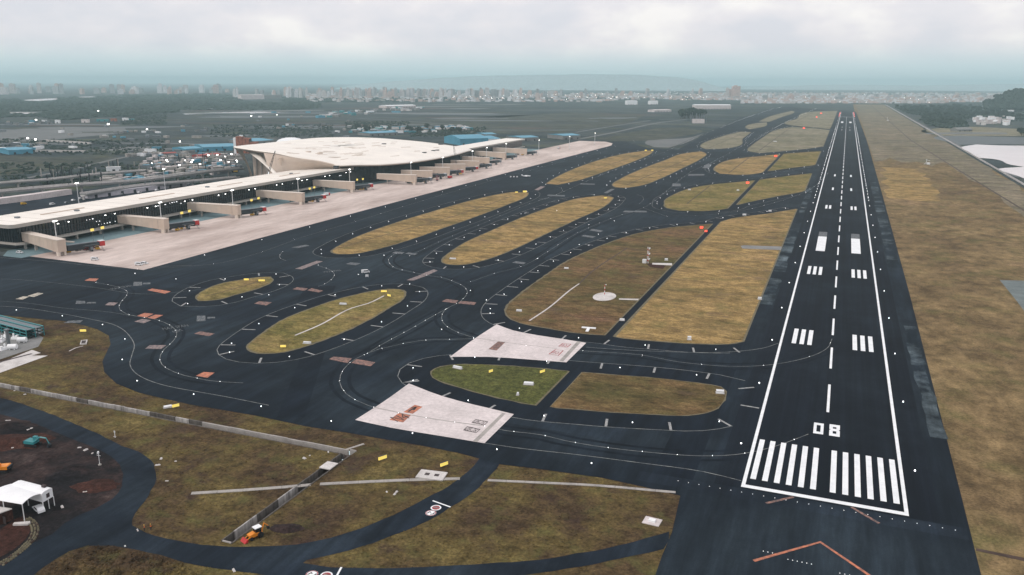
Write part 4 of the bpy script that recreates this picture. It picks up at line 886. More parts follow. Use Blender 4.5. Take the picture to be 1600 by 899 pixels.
stair_truck('red passenger stair truck with raised steps by the eighth bridge', at(683, 283), R_(115))
stair_truck('red stair truck parked closer to the ninth bridge', at(716, 272), R_(110))
for px, py, k, lab in ((139, 391, 0, 'red service truck under the nearest boarding bridge'), (305, 353, 1, 'red and white truck under the second bridge tunnel'), (410, 330, 0, 'red truck beyond the third bridge tunnel'), (511, 306, 1, 'red and white truck beyond the fourth bridge tunnel'), (703, 279, 0, 'small red truck between the eighth and ninth bridges'), (873, 233, 1, 'white truck far along the apron edge')):
    p = at(px, py); truck('service_truck', lab, (p.x, p.y), R_(80), M['red'], M['red'] if k == 0 else M['white_metal'], None, 7)
# small white aeroplane stopped on the taxiway
p = at(822, 277); t = thing('light_aircraft', 'small white aeroplane stopped on the taxiway beside the apron', 'aeroplane', (p.x, p.y, .1), R_(25))
fu = MB(); PR = [(-5.5, .15, 1.7), (-4, .45, 1.5), (-1, .8, 1.4), (2.5, .85, 1.4), (4.5, .7, 1.3), (5.8, .2, 1.2)]
for (x, r, z), (x2, r2, z2) in zip(PR, PR[1:]): fu.bar((x, 0, z), (x2, 0, z2), r, 10, 0, r2)
part('fuselage', fu, M['white_sheet'], t, None, True)
part('wing', MB().hull8([(-.2, -8, 1.5), (1.2, -8, 1.5), (1.6, 0, 1.1), (-.7, 0, 1.1)], [(-.2, -8, 1.62), (1.2, -8, 1.62), (1.6, 0, 1.35), (-.7, 0, 1.35)]), M['white_sheet'], t)
part('wing', MB().hull8([(-.7, 0, 1.1), (1.6, 0, 1.1), (1.2, 8, 1.5), (-.2, 8, 1.5)], [(-.7, 0, 1.35), (1.6, 0, 1.35), (1.2, 8, 1.62), (-.2, 8, 1.62)]), M['white_sheet'], t)
part('tailplane', MB().box(-5.6, -4.5, -2.6, 2.6, 2.9, 3.02), M['white_sheet'], t); part('fin', MB().profile([(-5.7, 1.7), (-3.9, 1.7), (-5.0, 3.2), (-5.8, 3.2)][::-1], -.1, .1), M['white_sheet'], t)
for s in (-1, 1): en = part('engine', MB().bar((.4, s*2.4, 1.35), (2.6, s*2.4, 1.35), .45, 8), M['grey_metal'], t); part('wheel', MB().wheel(0, s*2.2, .35, .35, .25), M['rubber'], t)
part('cockpit_glass', MB().hull8([(3.2, -.6, 1.9), (4.5, -.45, 1.7), (4.5, .45, 1.7), (3.2, .6, 1.9)], [(3.2, -.4, 2.25), (3.9, -.3, 2.05), (3.9, .3, 2.05), (3.2, .4, 2.25)]), M['glass'], t)
for px in (798, 803, 808): p = at(px, 277.5); solo('ground_unit', MB().box(-.9, .9, -.7, .7, .35, 1.5, 0, .15).cyl(-.6, 0, 0, .4, .3, 8), M['white_metal'], 'small white ground unit beside the aeroplane on the taxiway', 'ground unit', (p.x, p.y, .1), .3, 'white ground units by the aeroplane')

# ================================================================== AIRFIELD LIGHTS AND SIGNS
def lamp_mesh(name, r, h, mats):
    return MB().cyl(0, 0, 0, h*.5, r*.7, 6, 0).cyl(0, 0, h*.5, h, r, 6, 1, r*.6).mesh(name, mats)
edge_me = lamp_mesh('edge_light', .2, .45, [M['white_metal'], M['dotlamp']])
rw_me = lamp_mesh('runway_light', .27, .55, [M['white_metal'], M['dotlamp']])
red_me = lamp_mesh('end_light', .6, .9, [M['grey_metal'], M['redlamp']])
inset_me = lamp_mesh('centre_light', .13, .14, [M['grey_metal'], M['dotlamp']])
def scatter(name, me, pts, z, label, cat, group, cap, farname, scale=None):
    pts = sorted(pts, key=lambda q: (q[0]-CAM.xy).length)
    for q, wh in pts[:cap]:
        o = tag(link(name, me, None, (q.x, q.y, z)), '%s %s' % (label, wh), cat, group)
        if scale: s = scale(q); o.scale = (s, s, s)
    if pts[cap:]:
        mb = MB()
        for q, wh in pts[cap:]: mb.cyl(q.x, q.y, z, z+.4, .2, 5)
        o = structure(farname, mb, M['dotlamp'], 'stuff')
scatter('taxiway_light', edge_me, edge_pts, .1, 'small lit white lamp', 'taxiway light', 'taxiway edge lights', 290, 'far_taxiway_lights')
scatter('centre_light', inset_me, centre_pts, .1, 'tiny flush lit lamp', 'centre light', 'taxiway centre lights', 290, 'far_centre_lights')
re_ = []
for k in range(58):
    for s in (-1, 1): re_.append(Vector((s*25.7, 30+k*60)))
for k in range(52, 112):
    for s in (-1, 1): re_.append(Vector((s*25.7, k*26-680)))
scatter('runway_light', rw_me, [(q, 'left of the runway' if q.x < 0 else 'right of the runway') for q in re_ if 20 < q.y < 2960], .1, 'lit white lamp in the long row just', 'runway light', 'runway edge lights', 290, 'far_runway_lights')
for k in range(22):
    for s in (-1, 1): tag(link('end_light', red_me, None, (s*25.7, 2990+k*24, .1)), 'red lamp at the far end of the runway edge', 'runway light', 'red runway end lights')
thr = [Vector((-40+k*3.05, -3.4)) for k in range(25)] + [Vector((-13+k*1.1, -33)) for k in range(3)] + [Vector((-7+k*1.1, -34.5)) for k in range(6)] + [Vector((5+k*1.1, -36)) for k in range(4)]
thr_me = lamp_mesh('threshold_light', .13, .14, [M['grey_metal'], M['dimlamp']])
for q in thr: tag(link('threshold_light', thr_me, None, (q.x, q.y, .1)), 'tiny lamp in the rows just before the runway threshold', 'threshold light', 'runway threshold lights')

def guide_sign(px, py, lab, wd=3.4, rz=R_(25), red=False, h=1.1):
    wd *= .8
    p = at(px, py); t = thing('guidance_sign', lab, 'sign', (p.x, p.y, .2), rz, 'red lit hold signs' if red else 'yellow lit taxiway signs')
    part('face', MB().box(-wd/2, wd/2, -.16, .16, .35, .35+h), M['sign_red' if red else 'sign_yellow'], t)
    part('frame', MB().box(-wd/2-.08, wd/2+.08, -.2, .2, .26, .34).box(-wd/2-.08, wd/2+.08, -.2, .2, .36+h, .44+h), M['dark_metal'], t)
    for x in (-wd*.35, wd*.35): part('leg', MB().cyl(x, 0, 0, .3, .07, 5), M['grey_metal'], t)
for a in [(130, 520, 'yellow lit sign on the brown grass by the open white hatch, far left'), (275, 638, 'yellow lit sign above the long channel, touching a white slab', 3, R_(60)), (385, 439.5, 'left yellow sign on the small leaf-shaped island'), (409, 441, 'right yellow sign on the small leaf-shaped island', 4.4), (600, 458, 'upper yellow sign at the top end of the oval island', 4), (608, 464.5, 'lower yellow sign at the top end of the oval island', 3.2, R_(-20)), (442.5, 544.5, 'yellow sign at the bottom end of the oval island', 3), (807, 302, 'left yellow sign at the top end of the long dry island beside the apron', 3.5), (820, 301.5, 'right yellow sign at the top end of the long dry island beside the apron', 5, .4, False, 1.8), (946, 311, 'yellow sign at the top end of the second dry island', 3.5), (1009, 236.5, 'left of two yellow signs on the far dry island', 4.5, .4, False, 1.7), (1019, 236.2, 'right of two yellow signs on the far dry island', 4.5, .4, False, 1.7),
          (767, 583.5, 'left yellow sign on the green island between the hold pads', 2.4, R_(65)), (847.5, 584, 'right yellow sign on the green island between the hold pads', 3.2, R_(65)), (598, 720, 'left yellow sign on the grass below the lower hold pad', 3.6, R_(62)), (694, 730, 'right yellow sign on the grass below the lower hold pad, by a grey slab', 3.4, R_(62))]: guide_sign(*a)
for a in [(1096, 358, 'red lit sign at the top of the reddish island beside the straight service road', 3.2, .5, True, 1.6), (1103, 363.5, 'smaller red lit sign just right of the one beside the straight service road', 2.4, .5, True, 1.3), (1168, 287.5, 'red lit sign on the rounded island just above the first exit taxiway', 4.5, .5, True, 1.8), (1212, 245.5, 'red lit sign on the island above the second exit taxiway', 5.5, .5, True, 2.2), (1256, 201.5, 'red lit sign on the far pale field', 7, .5, True, 2.6), (1276, 184, 'lower of the farthest red lit signs', 7, .5, True, 2.6), (1283, 178, 'upper and farthest of the red lit signs', 8, .5, True, 3)]: guide_sign(*a)
# small airfield boxes, slabs and masts
def cabinet(px, py, lab, a=2.2, b=.8, h=.7, rz=.2, mat='white_metal'):
    p = at(px, py); t = thing('equipment_cabinet', lab, 'cabinet', (p.x, p.y, .2), rz)
    part('plinth', MB().box(-a/2-.3, a/2+.3, -b/2-.3, b/2+.3, 0, .14), M['concrete'], t); part('box', MB().box(-a/2, a/2, -b/2, b/2, .14, h, 0, .06), M[mat], t); part('lid', MB().box(-a/2-.05, a/2+.05, -b/2-.05, b/2+.05, h, h+.08), M[mat], t)
for a in [(536, 476.5, 'white cabinet near the middle of the oval island', 3.6, 1), (480, 537.5, 'white cabinet near the lower edge of the oval island', 3.4, 1.2), (707.5, 405.5, 'white cabinet at the bottom tip of the second dry island', 4, 1.1), (715, 576.5, 'long white cabinet on the green island between the hold pads', 4, 1, .8, -.15), (826, 601.5, 'white cabinet on a slab near the service road on the green island', 3.6, 1.8), (809, 618, 'little pale post box low on the green island', .6, 1.4, .8), (885, 420.5, 'white cabinet high on the reddish island left of the diagonal drain', 2.6, 1.2), (811, 487, 'white cabinet at the lower left of the reddish island', 2.6, 1.2), (972, 501.5, 'round-topped white cabinet on the straight service road verge', 2.2, 1.6), (1077, 531.5, 'white cabinet by the lower edge of the large dry field', 1.6, 1.6, 1.4), (1125, 615, 'white cabinet at the right end of the brown island beside the runway', 2.8, 1.8, 1), (1187, 468.5, 'white cabinet at the runway-side edge of the large dry field', 1.8, 1.6, 1.1), (1041, 407.5, 'white cabinet beside the red and white aerial', 2, 1.5, 1.2), (1163, 337, 'left white cabinet on the top edge of the large dry field', 3, 1.4, 1.2), (1203, 331, 'right white cabinet on the top edge of the large dry field', 2.6, 1.4, 1.2), (1211, 222, 'white cabinet on the far pale field', 6, 3, 1.6), (262.5, 637.5, 'square white slab box left of the yellow sign above the channel', 2.6, 1.6, .5, .9), (1077, 297.5, 'pale cabinet on the rounded island by the exit taxiway', 3, 1.5, 1.2), (1153, 298.5, 'pale cabinet right of the red sign on the rounded island', 2.4, 1.4, 1.2)]: cabinet(*a)
p = at(919, 515.5); t = thing('landing_tee', 'white T-shaped marker on the bare soil of the reddish island', 'marker', (p.x, p.y, .22), R_(8)); part('crossbar', MB().box(-3.4, 3.4, 1.2, 2.8, 0, .35), M['white_sheet'], t); part('stem', MB().box(-.7, .7, -4, 1.19, 0, .33), M['white_sheet'], t)
p = at(944.5, 464.5); c_ = [Vector((p.x+6.1*math.cos(k*math.pi/14), p.y+9.5*math.sin(k*math.pi/14))) for k in range(28)]
structure('round_pad', MB().prism([tuple(q) for q in c_], .15, .42), M['concrete_pale'])
t = thing('wind_mast', 'slim red and white mast on the round concrete pad', 'mast', (p.x, p.y, .42))
for k in range(6): part('pole_band', MB().cyl(0, 0, k*1.1, (k+1)*1.1-.01, .2, 8), M['red'] if k % 2 else M['white_metal'], t)
part('wind_cup', MB().bar((0, 0, 6.6), (.9, .2, 6.7), .12, 5, 0, .3), M['white_metal'], t)
p = at(1012, 412); t = thing('glide_aerial', 'tall red and white lattice aerial on the reddish island', 'aerial', (p.x, p.y, .2))
for k in range(9):
    for s in ((-1, -1), (1, -1), (1, 1), (-1, 1)): part('mast_section', MB().bar((s[0]*.4, s[1]*.4, k*1.2), (s[0]*.36, s[1]*.36, (k+1)*1.2-.01), .1, 4), M['red'] if k % 3 == 1 else M['white_metal'], t)
for k in (2.5, 6, 9.5): part('antenna', MB().box(.5, 1.1, -1.6, 1.6, k, k+.7), M['white_metal'], t)
part('hut', MB().box(-3.4, -1, -1.2, 1.2, 0, 2.4), M['white_metal'], t)
sheet('red_gravel', g2([(1010, 413), (1028, 411.5), (1040, 416), (1036, 421), (1016, 418)]), .21, M['dirt_red'])
p = at(674.5, 743.5); t = thing('manhole_slab', 'grey concrete slab with two square dark openings below the right yellow sign', 'slab', (p.x, p.y, .02), R_(8))
part('slab', MB().box(-4.2, 4.2, -2.6, 2.6, 0, .35), M['concrete_pale'], t)
for x in (-1.4, 1.6): part('hatch', MB().box(x-.7, x+.7, -.7, .7, .351, .4), M['black_paint'], t)
p = at(1019, 815.5); t = thing('valve_slab', 'pinkish concrete slab with a small white block near the tarmac corner', 'slab', (p.x, p.y, .02), R_(-4)); part('slab', MB().box(-2.3, 2.3, -1.9, 1.9, 0, .2), M['pad'], t); part('block', MB().box(-.9, .9, -.7, .6, .2, .7), M['white_sheet'], t)
p = at(131, 536); t = thing('drain_inlet', 'upright dark rectangular inlet in a pale frame on the grass bank', 'drain inlet', (p.x, p.y, 0), R_(44)); part('opening', MB().box(-.9, .9, -2.6, 2.6, .05, .25), M['black_paint'], t)
for a in ((-1.3, -.9, -3, 3), (.9, 1.3, -3, 3), (-.9, .9, 2.6, 3), (-.9, .9, -3, -2.6)): part('frame', MB().box(*a, 0, .55), M['concrete_pale'], t)
k = MB(); pp = spline(g2([(108, 549), (118, 544), (130, 541)]), False, 3); strip(k, pp, .6, .05); structure('kerb_path', k, M['concrete_pale'])
for px, py, lab, cat in ((1541, 0, '', ''),):
    pass
# fallen white junk and stones on the grass and yard
for px, py in ((474, 716), (483, 713), (513, 707), (605, 770), (618, 771), (252, 716), (260, 752), (248, 727), (276, 721), (123, 700), (133, 704), (144, 709), (28, 672), (38, 667), (47, 671), (22, 700), (132, 769), (97, 792), (196, 855), (215, 829), (24, 611), (38, 617), (365, 891), (258, 881), (14, 658), (180, 683)):
    p = at(px, py); s = rnd.uniform(.35, .9); b = MB()
    for j in range(2): a = rnd.uniform(-1, 1)*s; b.hull8([(a-s*.6, -s*.4, 0), (a+s*.6, -s*.5, 0), (a+s*.7, s*.4, 0), (a-s*.5, s*.5, 0)], [(a-s*.4, -s*.3, s*.3), (a+s*.4, -s*.2, s*.45), (a+s*.4, s*.3, s*.3), (a-s*.3, s*.2, s*.4)])
    solo('pale_rubble', b, M['concrete_pale'], 'small pale lump of rubble lying on the grass or dark yard', 'rubble', (p.x, p.y, .03), rnd.uniform(0, 3), 'pale rubble lumps')

# ---- painted roundels and stop lines on the service road
for (cx, cy, rx), inner in (((673.2, 802.2, 0), 0), ((681.2, 794, 0), 1), ((487.5, 898, 0), 0), ((510, 899.5, 0), 1)):
    c = at(cx, cy); disc = lambda r, x=0, y=0: [Vector((c.x+x+r*math.cos(k*math.pi/10), c.y+y+r*math.sin(k*math.pi/10))) for k in range(20)]
    ro = sheet('road_roundel', disc(1.5), .1, M['white_paint'])
    if inner: structure('roundel_disc', flat(MB(), disc(1.1), .105), M['red_paint'], None, ro); structure('roundel_bar', rects([(c.x-.8, c.x+.8, c.y-.2, c.y+.45)], .11), M['pink_paint'], None, ro)
    else:
        g = MB(); strip(g, disc(1.35), .22, .105, True); structure('roundel_rim', g, M['red_paint'], None, ro)
        g = MB(); strip(g, [Vector((c.x-.9, c.y-.6)), Vector((c.x-.5, c.y+.6)), Vector((c.x-.1, c.y+.1))], .4, .106); strip(g, [Vector((c.x+.2, c.y-.7)), Vector((c.x+.8, c.y-.3)), Vector((c.x+.9, c.y+.6))], .4, .106); structure('roundel_symbol', g, M['black_paint'], None, ro)
for a, b in (((676, 783), (704, 793)), ((533.5, 887), (526, 901))):
    g = MB(); strip(g, g2([a, b]), .5, .1); structure('stop_line', g, M['white_paint'])

# ================================================================== FOREGROUND LEFT
# white canopy, cabin and yard
p = at(30, 815); cx, cy = -208.5, -85
t = thing('canopy', 'large white curved fabric canopy on thin posts in the dark yard', 'canopy', (0, 0, 0))
A, B, C_, D = (Vector(at(px, py, 5.2)) for px, py in ((-25, 778), (34.5, 788), (64, 771.5), (18, 756)))
cm = MB(); nn = 8
for i in range(nn):
    for z0 in (0,):
        u0, u1 = i/nn, (i+1)/nn; h = lambda u: Vector((0, 0, 0.65*math.sin(math.pi*u)))
        q = [B.lerp(C_, u0)+h(u0), B.lerp(C_, u1)+h(u1), A.lerp(D, u1)+h(u1), A.lerp(D, u0)+h(u0)]
        cm.hull8([v-Vector((0, 0, .12)) for v in q], q)
part('canopy_sheet', cm, M['white_sheet'], t)
for a in (A, B, C_, D, (A+B)/2, (C_+D)/2): part('post', MB().cyl(a.x, a.y, 0, 5.1, .12, 6), M['white_metal'], t)
A, B, C_, D = (Vector(at(px, py, 5.3)) for px, py in ((16, 759), (65, 772.4), (81.5, 763), (33, 750.5)))
t = thing('site_cabin', 'white cabin with one dark square window behind the curved canopy', 'cabin', (0, 0, 0))
dn = Vector((0, 0, -2.5)); up_ = Vector((0, 0, .5)); m1, m2 = (A+D)/2+Vector((0, 0, .4)), (B+C_)/2+Vector((0, 0, .4))
part('wall', MB().hull8([A+dn, B+dn, C_+dn, D+dn], [A, B, C_, D]), M['white_sheet'], t)
rf_ = MB(); rf_.hull8([A+Vector((0, 0, .02)), B+Vector((0, 0, .02)), C_+Vector((0, 0, .02)), D+Vector((0, 0, .02))], [(A+m1)/2+Vector((0, 0, .12)), (B+m2)/2+Vector((0, 0, .12)), (C_+m2)/2+Vector((0, 0, .12)), (D+m1)/2+Vector((0, 0, .12))]); part('roof', rf_, M['white_sheet'], t)
e = (C_-B); nrm = Vector((e.y, -e.x, 0)).normalized()*.05
q0, q1 = B.lerp(C_, .38)+nrm, B.lerp(C_, .68)+nrm
part('window', MB().hull8([q0+Vector((0, 0, -1.9)), q1+Vector((0, 0, -1.9)), q1+Vector((0, 0, -1.9))-nrm*1.5, q0+Vector((0, 0, -1.9))-nrm*1.5], [q0+Vector((0, 0, -.7)), q1+Vector((0, 0, -.7)), q1+Vector((0, 0, -.7))-nrm*1.5, q0+Vector((0, 0, -.7))-nrm*1.5]), M['black_paint'], t)
for v in (B, C_, B.lerp(C_, .5), A): part('leg', MB().cyl(v.x, v.y, 0, 2.8, .12, 6), M['white_metal'], t)
part('cooling_unit', MB().box(C_.x-2.6, C_.x-1.4, C_.y-1.2, C_.y-.5, C_.z+.35, C_.z+1.0), M['black_paint'], t)
t = thing('site_office', 'dark brown hut with a pale flat roof at the left edge below the canopy', 'hut', (0, 0, 0))
A, B, C_, D = (Vector(at(px, py, 3.2)) for px, py in ((-40, 812), (0, 803), (19, 796), (-20, 790)))
part('wall', MB().hull8([Vector((v.x, v.y, 0)) for v in (A, B, C_, D)], [v-Vector((0, 0, .02)) for v in (A, B, C_, D)]), M['dirt_red'], t); part('roof', MB().hull8([A, B, C_, D], [v+Vector((0, 0, .25)) for v in (A, B, C_, D)]), M['concrete_pale'], t)
v = B.lerp(C_, .3); part('door', MB().box(v.x-.1, v.x+.9, v.y-.45, v.y-.35, .1, 2.2), M['black_paint'], t)
p = at(61, 799); car('parked_suv', 'white off-road car with a black tailgate parked beside the canopy', (p.x, p.y, .04), R_(160), M['white_sheet'])
p = at(52, 697); excavator('excavator', 'teal crawler excavator standing in the dark yard', (p.x, p.y, .03), R_(12), M['teal'], .8)
p = at(4, 737); excavator('excavator', 'orange excavator half cut off by the left edge', (p.x, p.y, .03), R_(205), M['orange'], .8)
# curved bed of stones round the red soil
bp = spline(g2([(42, 812), (50, 817), (55, 827), (53, 838), (46, 848), (36, 858), (18, 872), (0, 884)]), False, 1.0)
bed = thing('stone_border', 'curved border of rough tan stones round the red soil', 'border', (bp[0].x, bp[0].y, 0))
for i, q in enumerate(resample(bp, .75)):
    for w_ in (-.7, 0, .7):
        c = q[0]+Vector((-q[1].y, q[1].x))*w_; s = rnd.uniform(.3, .42); 
        if i*3 > 280: break
        part('stone', MB().cyl(c.x-bp[0].x, c.y-bp[0].y, 0, rnd.uniform(.25, .5), s, 6, 0, s*.6), M['soil'] if rnd.random() < .2 else M['fringe'], bed)
solo('fish_shape_trough', MB().prism([(-2, -.5), (1.8, -.7), (2.2, 0), (1.8, .7), (-2, .5)], 0, .5), M['concrete_pale'], 'pale pointed concrete trough by the canopy post', 'trough', (at(34, 820).x, at(34, 820).y, .05), .5)
p = at(156, 727); t = thing('yard_lamp', 'thin white lamp post with a round head on the dark yard', 'lamp post', (p.x, p.y, .03)); part('pole', MB().cyl(0, 0, 0, 4.0, .09, 6), M['white_metal'], t); part('head', MB().bar((-.1, 0, 3.9), (.0, 0, 4.5), .35, 8, 0, .25), M['white_sheet'], t); part('arm', MB().bar((-.7, 0, 3.2), (.7, 0, 3.2), .07, 5), M['white_metal'], t); part('foot', MB().cyl(0, 0, 0, .3, .5, 8), M['concrete'], t)
# backhoe loader at the drain
p = at(400, 840); t = thing('backhoe_loader', 'orange wheeled loader with a white roof working at the drain edge', 'loader', (p.x, p.y, .02), R_(248))
ch_ = part('body', MB().profile([(-1.6, .7), (1.9, .7), (2.1, 1.5), (.6, 1.75), (-1.6, 1.4)][::-1], -.75, .75), M['orange'], t)
cb = part('cab', MB().box(-1.3, .35, -.7, .7, 1.5, 2.75, 0, .08), M['glass'], t); part('roof', MB().box(-1.45, .5, -.85, .85, 2.76, 2.95), M['white_sheet'], cb)
for s in (-1, 1):
    part('wheel', MB().wheel(-.9, s*.95, .78, .78, .45, 14), M['rubber'], t); part('wheel', MB().wheel(1.6, s*.85, .5, .5, .35, 12), M['rubber'], t)
    part('loader_arm', MB().bar((.6, s*.6, 1.6), (2.9, s*.6, .6), .13, 5), M['orange'], t)
part('bucket', MB().profile([(2.8, .15), (3.8, .15), (3.0, 1.0), (2.7, .8)][::-1], -1.15, 1.15), M['red'], t)
part('digging_boom', MB().bar((-1.7, 0, 1.1), (-2.5, 0, 3.1), .18, 5).bar((-2.5, 0, 3.1), (-3.6, 0, 1.9), .14, 5), M['orange'], t); part('digging_bucket', MB().profile([(-3.9, 1.2), (-3.3, 1.1), (-3.3, 1.9), (-3.8, 1.9)][::-1], -.35, .35), M['dark_metal'], t)
p = at(373, 820); t = thing('sapling', 'small dark leafless bush beside the storm drain', 'bush', (p.x, p.y, 0))
part('trunk', MB().bar((0, 0, 0), (.1, 0, 1.0), .06, 5, 0, .03), M['trunk'], t); tw = MB()
for k in range(14): a = rnd.uniform(0, 6.28); tw.bar((.05, 0, .5+k*.04), (math.cos(a)*.7, math.sin(a)*.7, 1.1+rnd.random()*.7), .03, 3)
part('branches', tw, M['trunk'], t)
# workers by the road
def worker(px, py, lab, rz):
    p = at(px, py); vs = [(0, 0, .95), (0, 0, 1.2), (0, 0, 1.42), (0, 0, 1.52), (0, .01, 1.66), (0, .01, 1.76), (.1, 0, .9), (.11, .03, .5), (.12, 0, .06), (.12, .14, .04), (-.1, 0, .9), (-.12, -.02, .5), (-.13, 0, .06), (-.13, .14, .04), (.2, 0, 1.42), (.27, -.02, 1.15), (.28, .08, .92), (.28, .12, .84), (-.2, 0, 1.42), (-.27, .04, 1.15), (-.25, .18, .98), (-.25, .23, .92)]
    ed = [(0, 1), (1, 2), (2, 3), (3, 4), (4, 5), (0, 6), (6, 7), (7, 8), (8, 9), (0, 10), (10, 11), (11, 12), (12, 13), (2, 14), (14, 15), (15, 16), (16, 17), (2, 18), (18, 19), (19, 20), (20, 21)]
    rr = [.14, .15, .15, .06, .1, .08, .09, .065, .045, .04, .09, .065, .045, .04, .06, .045, .035, .03, .06, .045, .035, .03]
    def skinned(name, idx, r_, mat, parent):
        mp_ = {o: i for i, o in enumerate(idx)}; me = bpy.data.meshes.new(name)
        me.from_pydata([vs[i] for i in idx], [(mp_[a], mp_[b]) for a, b in ed if a in mp_ and b in mp_], [])
        o = link(name, me, parent); md = o.modifiers.new('skin', 'SKIN'); sv = me.skin_vertices[0].data
        for i, k in enumerate(idx): sv[i].radius = (rr[k]*r_, rr[k]*r_)
        sv[0].use_root = True; o.modifiers.new('smooth', 'SUBSURF').levels = 1; me.materials.append(mat); return o
    t = thing('person', lab, 'person', (p.x, p.y, .05), rz)
    skinned('body', list(range(22)), 1, M['skin'], t); skinned('vest', [0, 1, 2, 14, 18], 1.15, M['hivis'], t); skinned('trousers', [0, 6, 7, 8, 10, 11, 12], 1.18, M['trouser'], t)
    part('helmet', MB().cyl(0, .01, 1.74, 1.9, .15, 10, 0, .07), M['yellow'], t)
worker(236, 829, 'worker in an orange vest standing right beside the road junction', 1.2); worker(226, 830.5, 'worker in an orange vest standing left of the other one at the junction', -1.0)
# teal storage racks, slab and parts at the left edge
p = at(14, 524); t = thing('storage_rack', 'teal steel storage rack stacked in tiers at the left edge', 'rack', (p.x, p.y, 0), R_(-8))
for i in range(9):
    for j in range(3): part('post', MB().box(-26+i*5, -25.7+i*5, j*4, j*4+.3, 0, 4.6), M['teal'], t)
for k in range(3):
    for j in range(3): part('beam', MB().box(-26, 14.3, j*4-.1, j*4+.4, 1.4+k*1.5, 1.65+k*1.5), M['teal'], t)
    part('shelf', MB().box(-26, 14.3, -.1, 8.4, 1.3+k*1.5, 1.39+k*1.5), M['glass_teal'], t)
sheet('storage_slab', g2([(-60, 560), (0, 562), (60, 542), (68, 528), (40, 510), (-60, 500)]), .05, M['concrete_grey'])
for q in ([(-60, 592), (50, 547), (64, 552), (50, 556), (75, 556), (0, 583), (-60, 606)],): sheet('concrete_apron', g2(q), .07, M['concrete_pale'])
g = MB(); strip(g, g2([(-60, 588), (0, 566), (50, 553)]), 1.5, .09); structure('slab_gutter', g, M['black_paint'])
for k, (px, py, kind) in enumerate(((35, 535, 0), (20, 546, 0), (6, 547, 1), (3, 534, 1), (10, 527, 1), (24, 530, 1))):
    p = at(px, py)
    if kind == 0: solo('storage_tank', MB().bar((-1.8, 0, 1.2), (1.8, 0, 1.2), 1.15, 14).box(-1.2, -.8, -.9, .9, 0, .4).box(.8, 1.2, -.9, .9, 0, .4), M['white_sheet'], 'white round-ended tank, %s of two in front of the teal rack' % ('upper right' if k == 0 else 'lower left'), 'tank', (p.x, p.y, .05), .5)
    else: solo('machine_part', MB().box(-1.6, 1.6, -.9, .9, 0, 1.1, 0, .2).cyl(.6, 0, 1.1, 2.6, .4, 8).box(-1.4, -.4, -.7, .5, 1.1, 1.8), M['white_sheet'], 'stray white machine part heaped before the teal rack', 'machine part', (p.x, p.y, .05), k*.7, 'white machine parts by the rack')
solo('light_column', MB().box(-.5, .5, -.5, .5, 0, 7).box(-.9, .9, -.9, .9, 7, 7.5), M['grey_metal'], 'tall grey square column beside the teal rack', 'column', (at(14, 540).x, at(14, 540).y, .05))
solo('bank_pole', MB().cyl(0, 0, 0, 2.2, .1, 6).box(-.25, .25, -.05, .05, 1.8, 2.4), M['white_metal'], 'short white marker pole on the grass below the long channel', 'pole', (at(180, 684).x, at(180, 684).y, 0))

# ================================================================== LANDSIDE
def deck(name, lab, cat, pts, z, wd, th=1.6, pil=None, parapet=True):
    P = [at(px, py, z) for px, py in pts]; t = thing(name, lab, cat, (P[0].x, P[0].y, 0))
    o = P[0]; pl = spline([v.xy for v in P], False, 25)
    for a, b in zip(pl, pl[1:]):
        d = (b-a).normalized(); e = Vector((d.y, -d.x))*wd/2; b2 = b-d*.15
        q = [tuple(v-o.xy) for v in (a+e, b2+e, b2-e, a-e)]
        part('deck_span', MB().prism(q, z-th, z), M['concrete_grey'], t)
        if parapet:
            for s in (1, -1):
                f = e*s; g_ = e*s*(1-.5/wd*2)
                part('parapet', MB().prism([tuple(v-o.xy) for v in (a+f, b2+f, b2+g_, a+g_)], z+.01, z+1.1), M['concrete_pale'], t)
    if pil:
        for v, d in resample(pl, pil): part('pier_column', MB().cyl(v.x-o.x, v.y-o.y, 0, z-th-.9, 1.1, 10).box(v.x-o.x-3, v.x-o.x+3, v.y-o.y-1.2, v.y-o.y+1.2, z-th-.9, z-th-.01), M['concrete_pale'], t)
    return t
deck('flyover', 'main raised grey flyover curving towards the prow of the swept roof', 'flyover', [(-60, 306), (0, 299), (110, 289), (200, 283), (290, 272), (340, 266), (378, 263)], 9, 11, 1.8, 38)
deck('flyover', 'lower flyover deck in front of the main one, ending near the arch', 'flyover', [(130, 303), (230, 288.5), (300, 283), (372, 277)], 6, 9, 1.5, 44)
deck('flyover', 'thin distant flyover behind the white advertising box', 'flyover', [(-60, 293), (0, 286), (80, 280), (150, 272), (230, 266)], 6, 8, 1.3, 60)
def shed(name, lab, cat, a, b, depth, h, wall, roof, rise=1.5, group=None, z=0):
    A, B = at(*a).xy, at(*b).xy; d = B-A; ln = d.length; rz = math.atan2(d.y, d.x)
    t = thing(name, lab, cat, (A.x, A.y, z), rz, group)
    part('wall', MB().box(0, ln, 0, depth, 0, h), M[wall] if isinstance(wall, str) else wall, t)
    part('roof', MB().profile([(-.4, h+.01), (depth+.4, h+.01), (depth/2, h+rise)], -.5, ln+.5) if False else MB().hull8([(-.5, -.5, h+.01), (ln+.5, -.5, h+.01), (ln+.5, depth+.5, h+.01), (-.5, depth+.5, h+.01)], [(-.5, depth*.45, h+rise), (ln+.5, depth*.45, h+rise), (ln+.5, depth*.55, h+rise), (-.5, depth*.55, h+rise)]), M[roof], t)
    for k in range(max(1, int(ln/14))):
        x = (k+.5)*ln/max(1, int(ln/14)); part('door', MB().box(x-1.6, x+1.6, -.08, -.01, .1, min(3.4, h*.75)), M['dark_metal'], t)
    return t
wl_ = thing('ramp_wall', 'long pale flank of the flyover ramp at the left edge', 'wall', (0, 0, 0))
P = spline([at(px, py).xy for px, py in ((-60, 328), (0, 320), (60, 312), (113, 304))], False, 16)
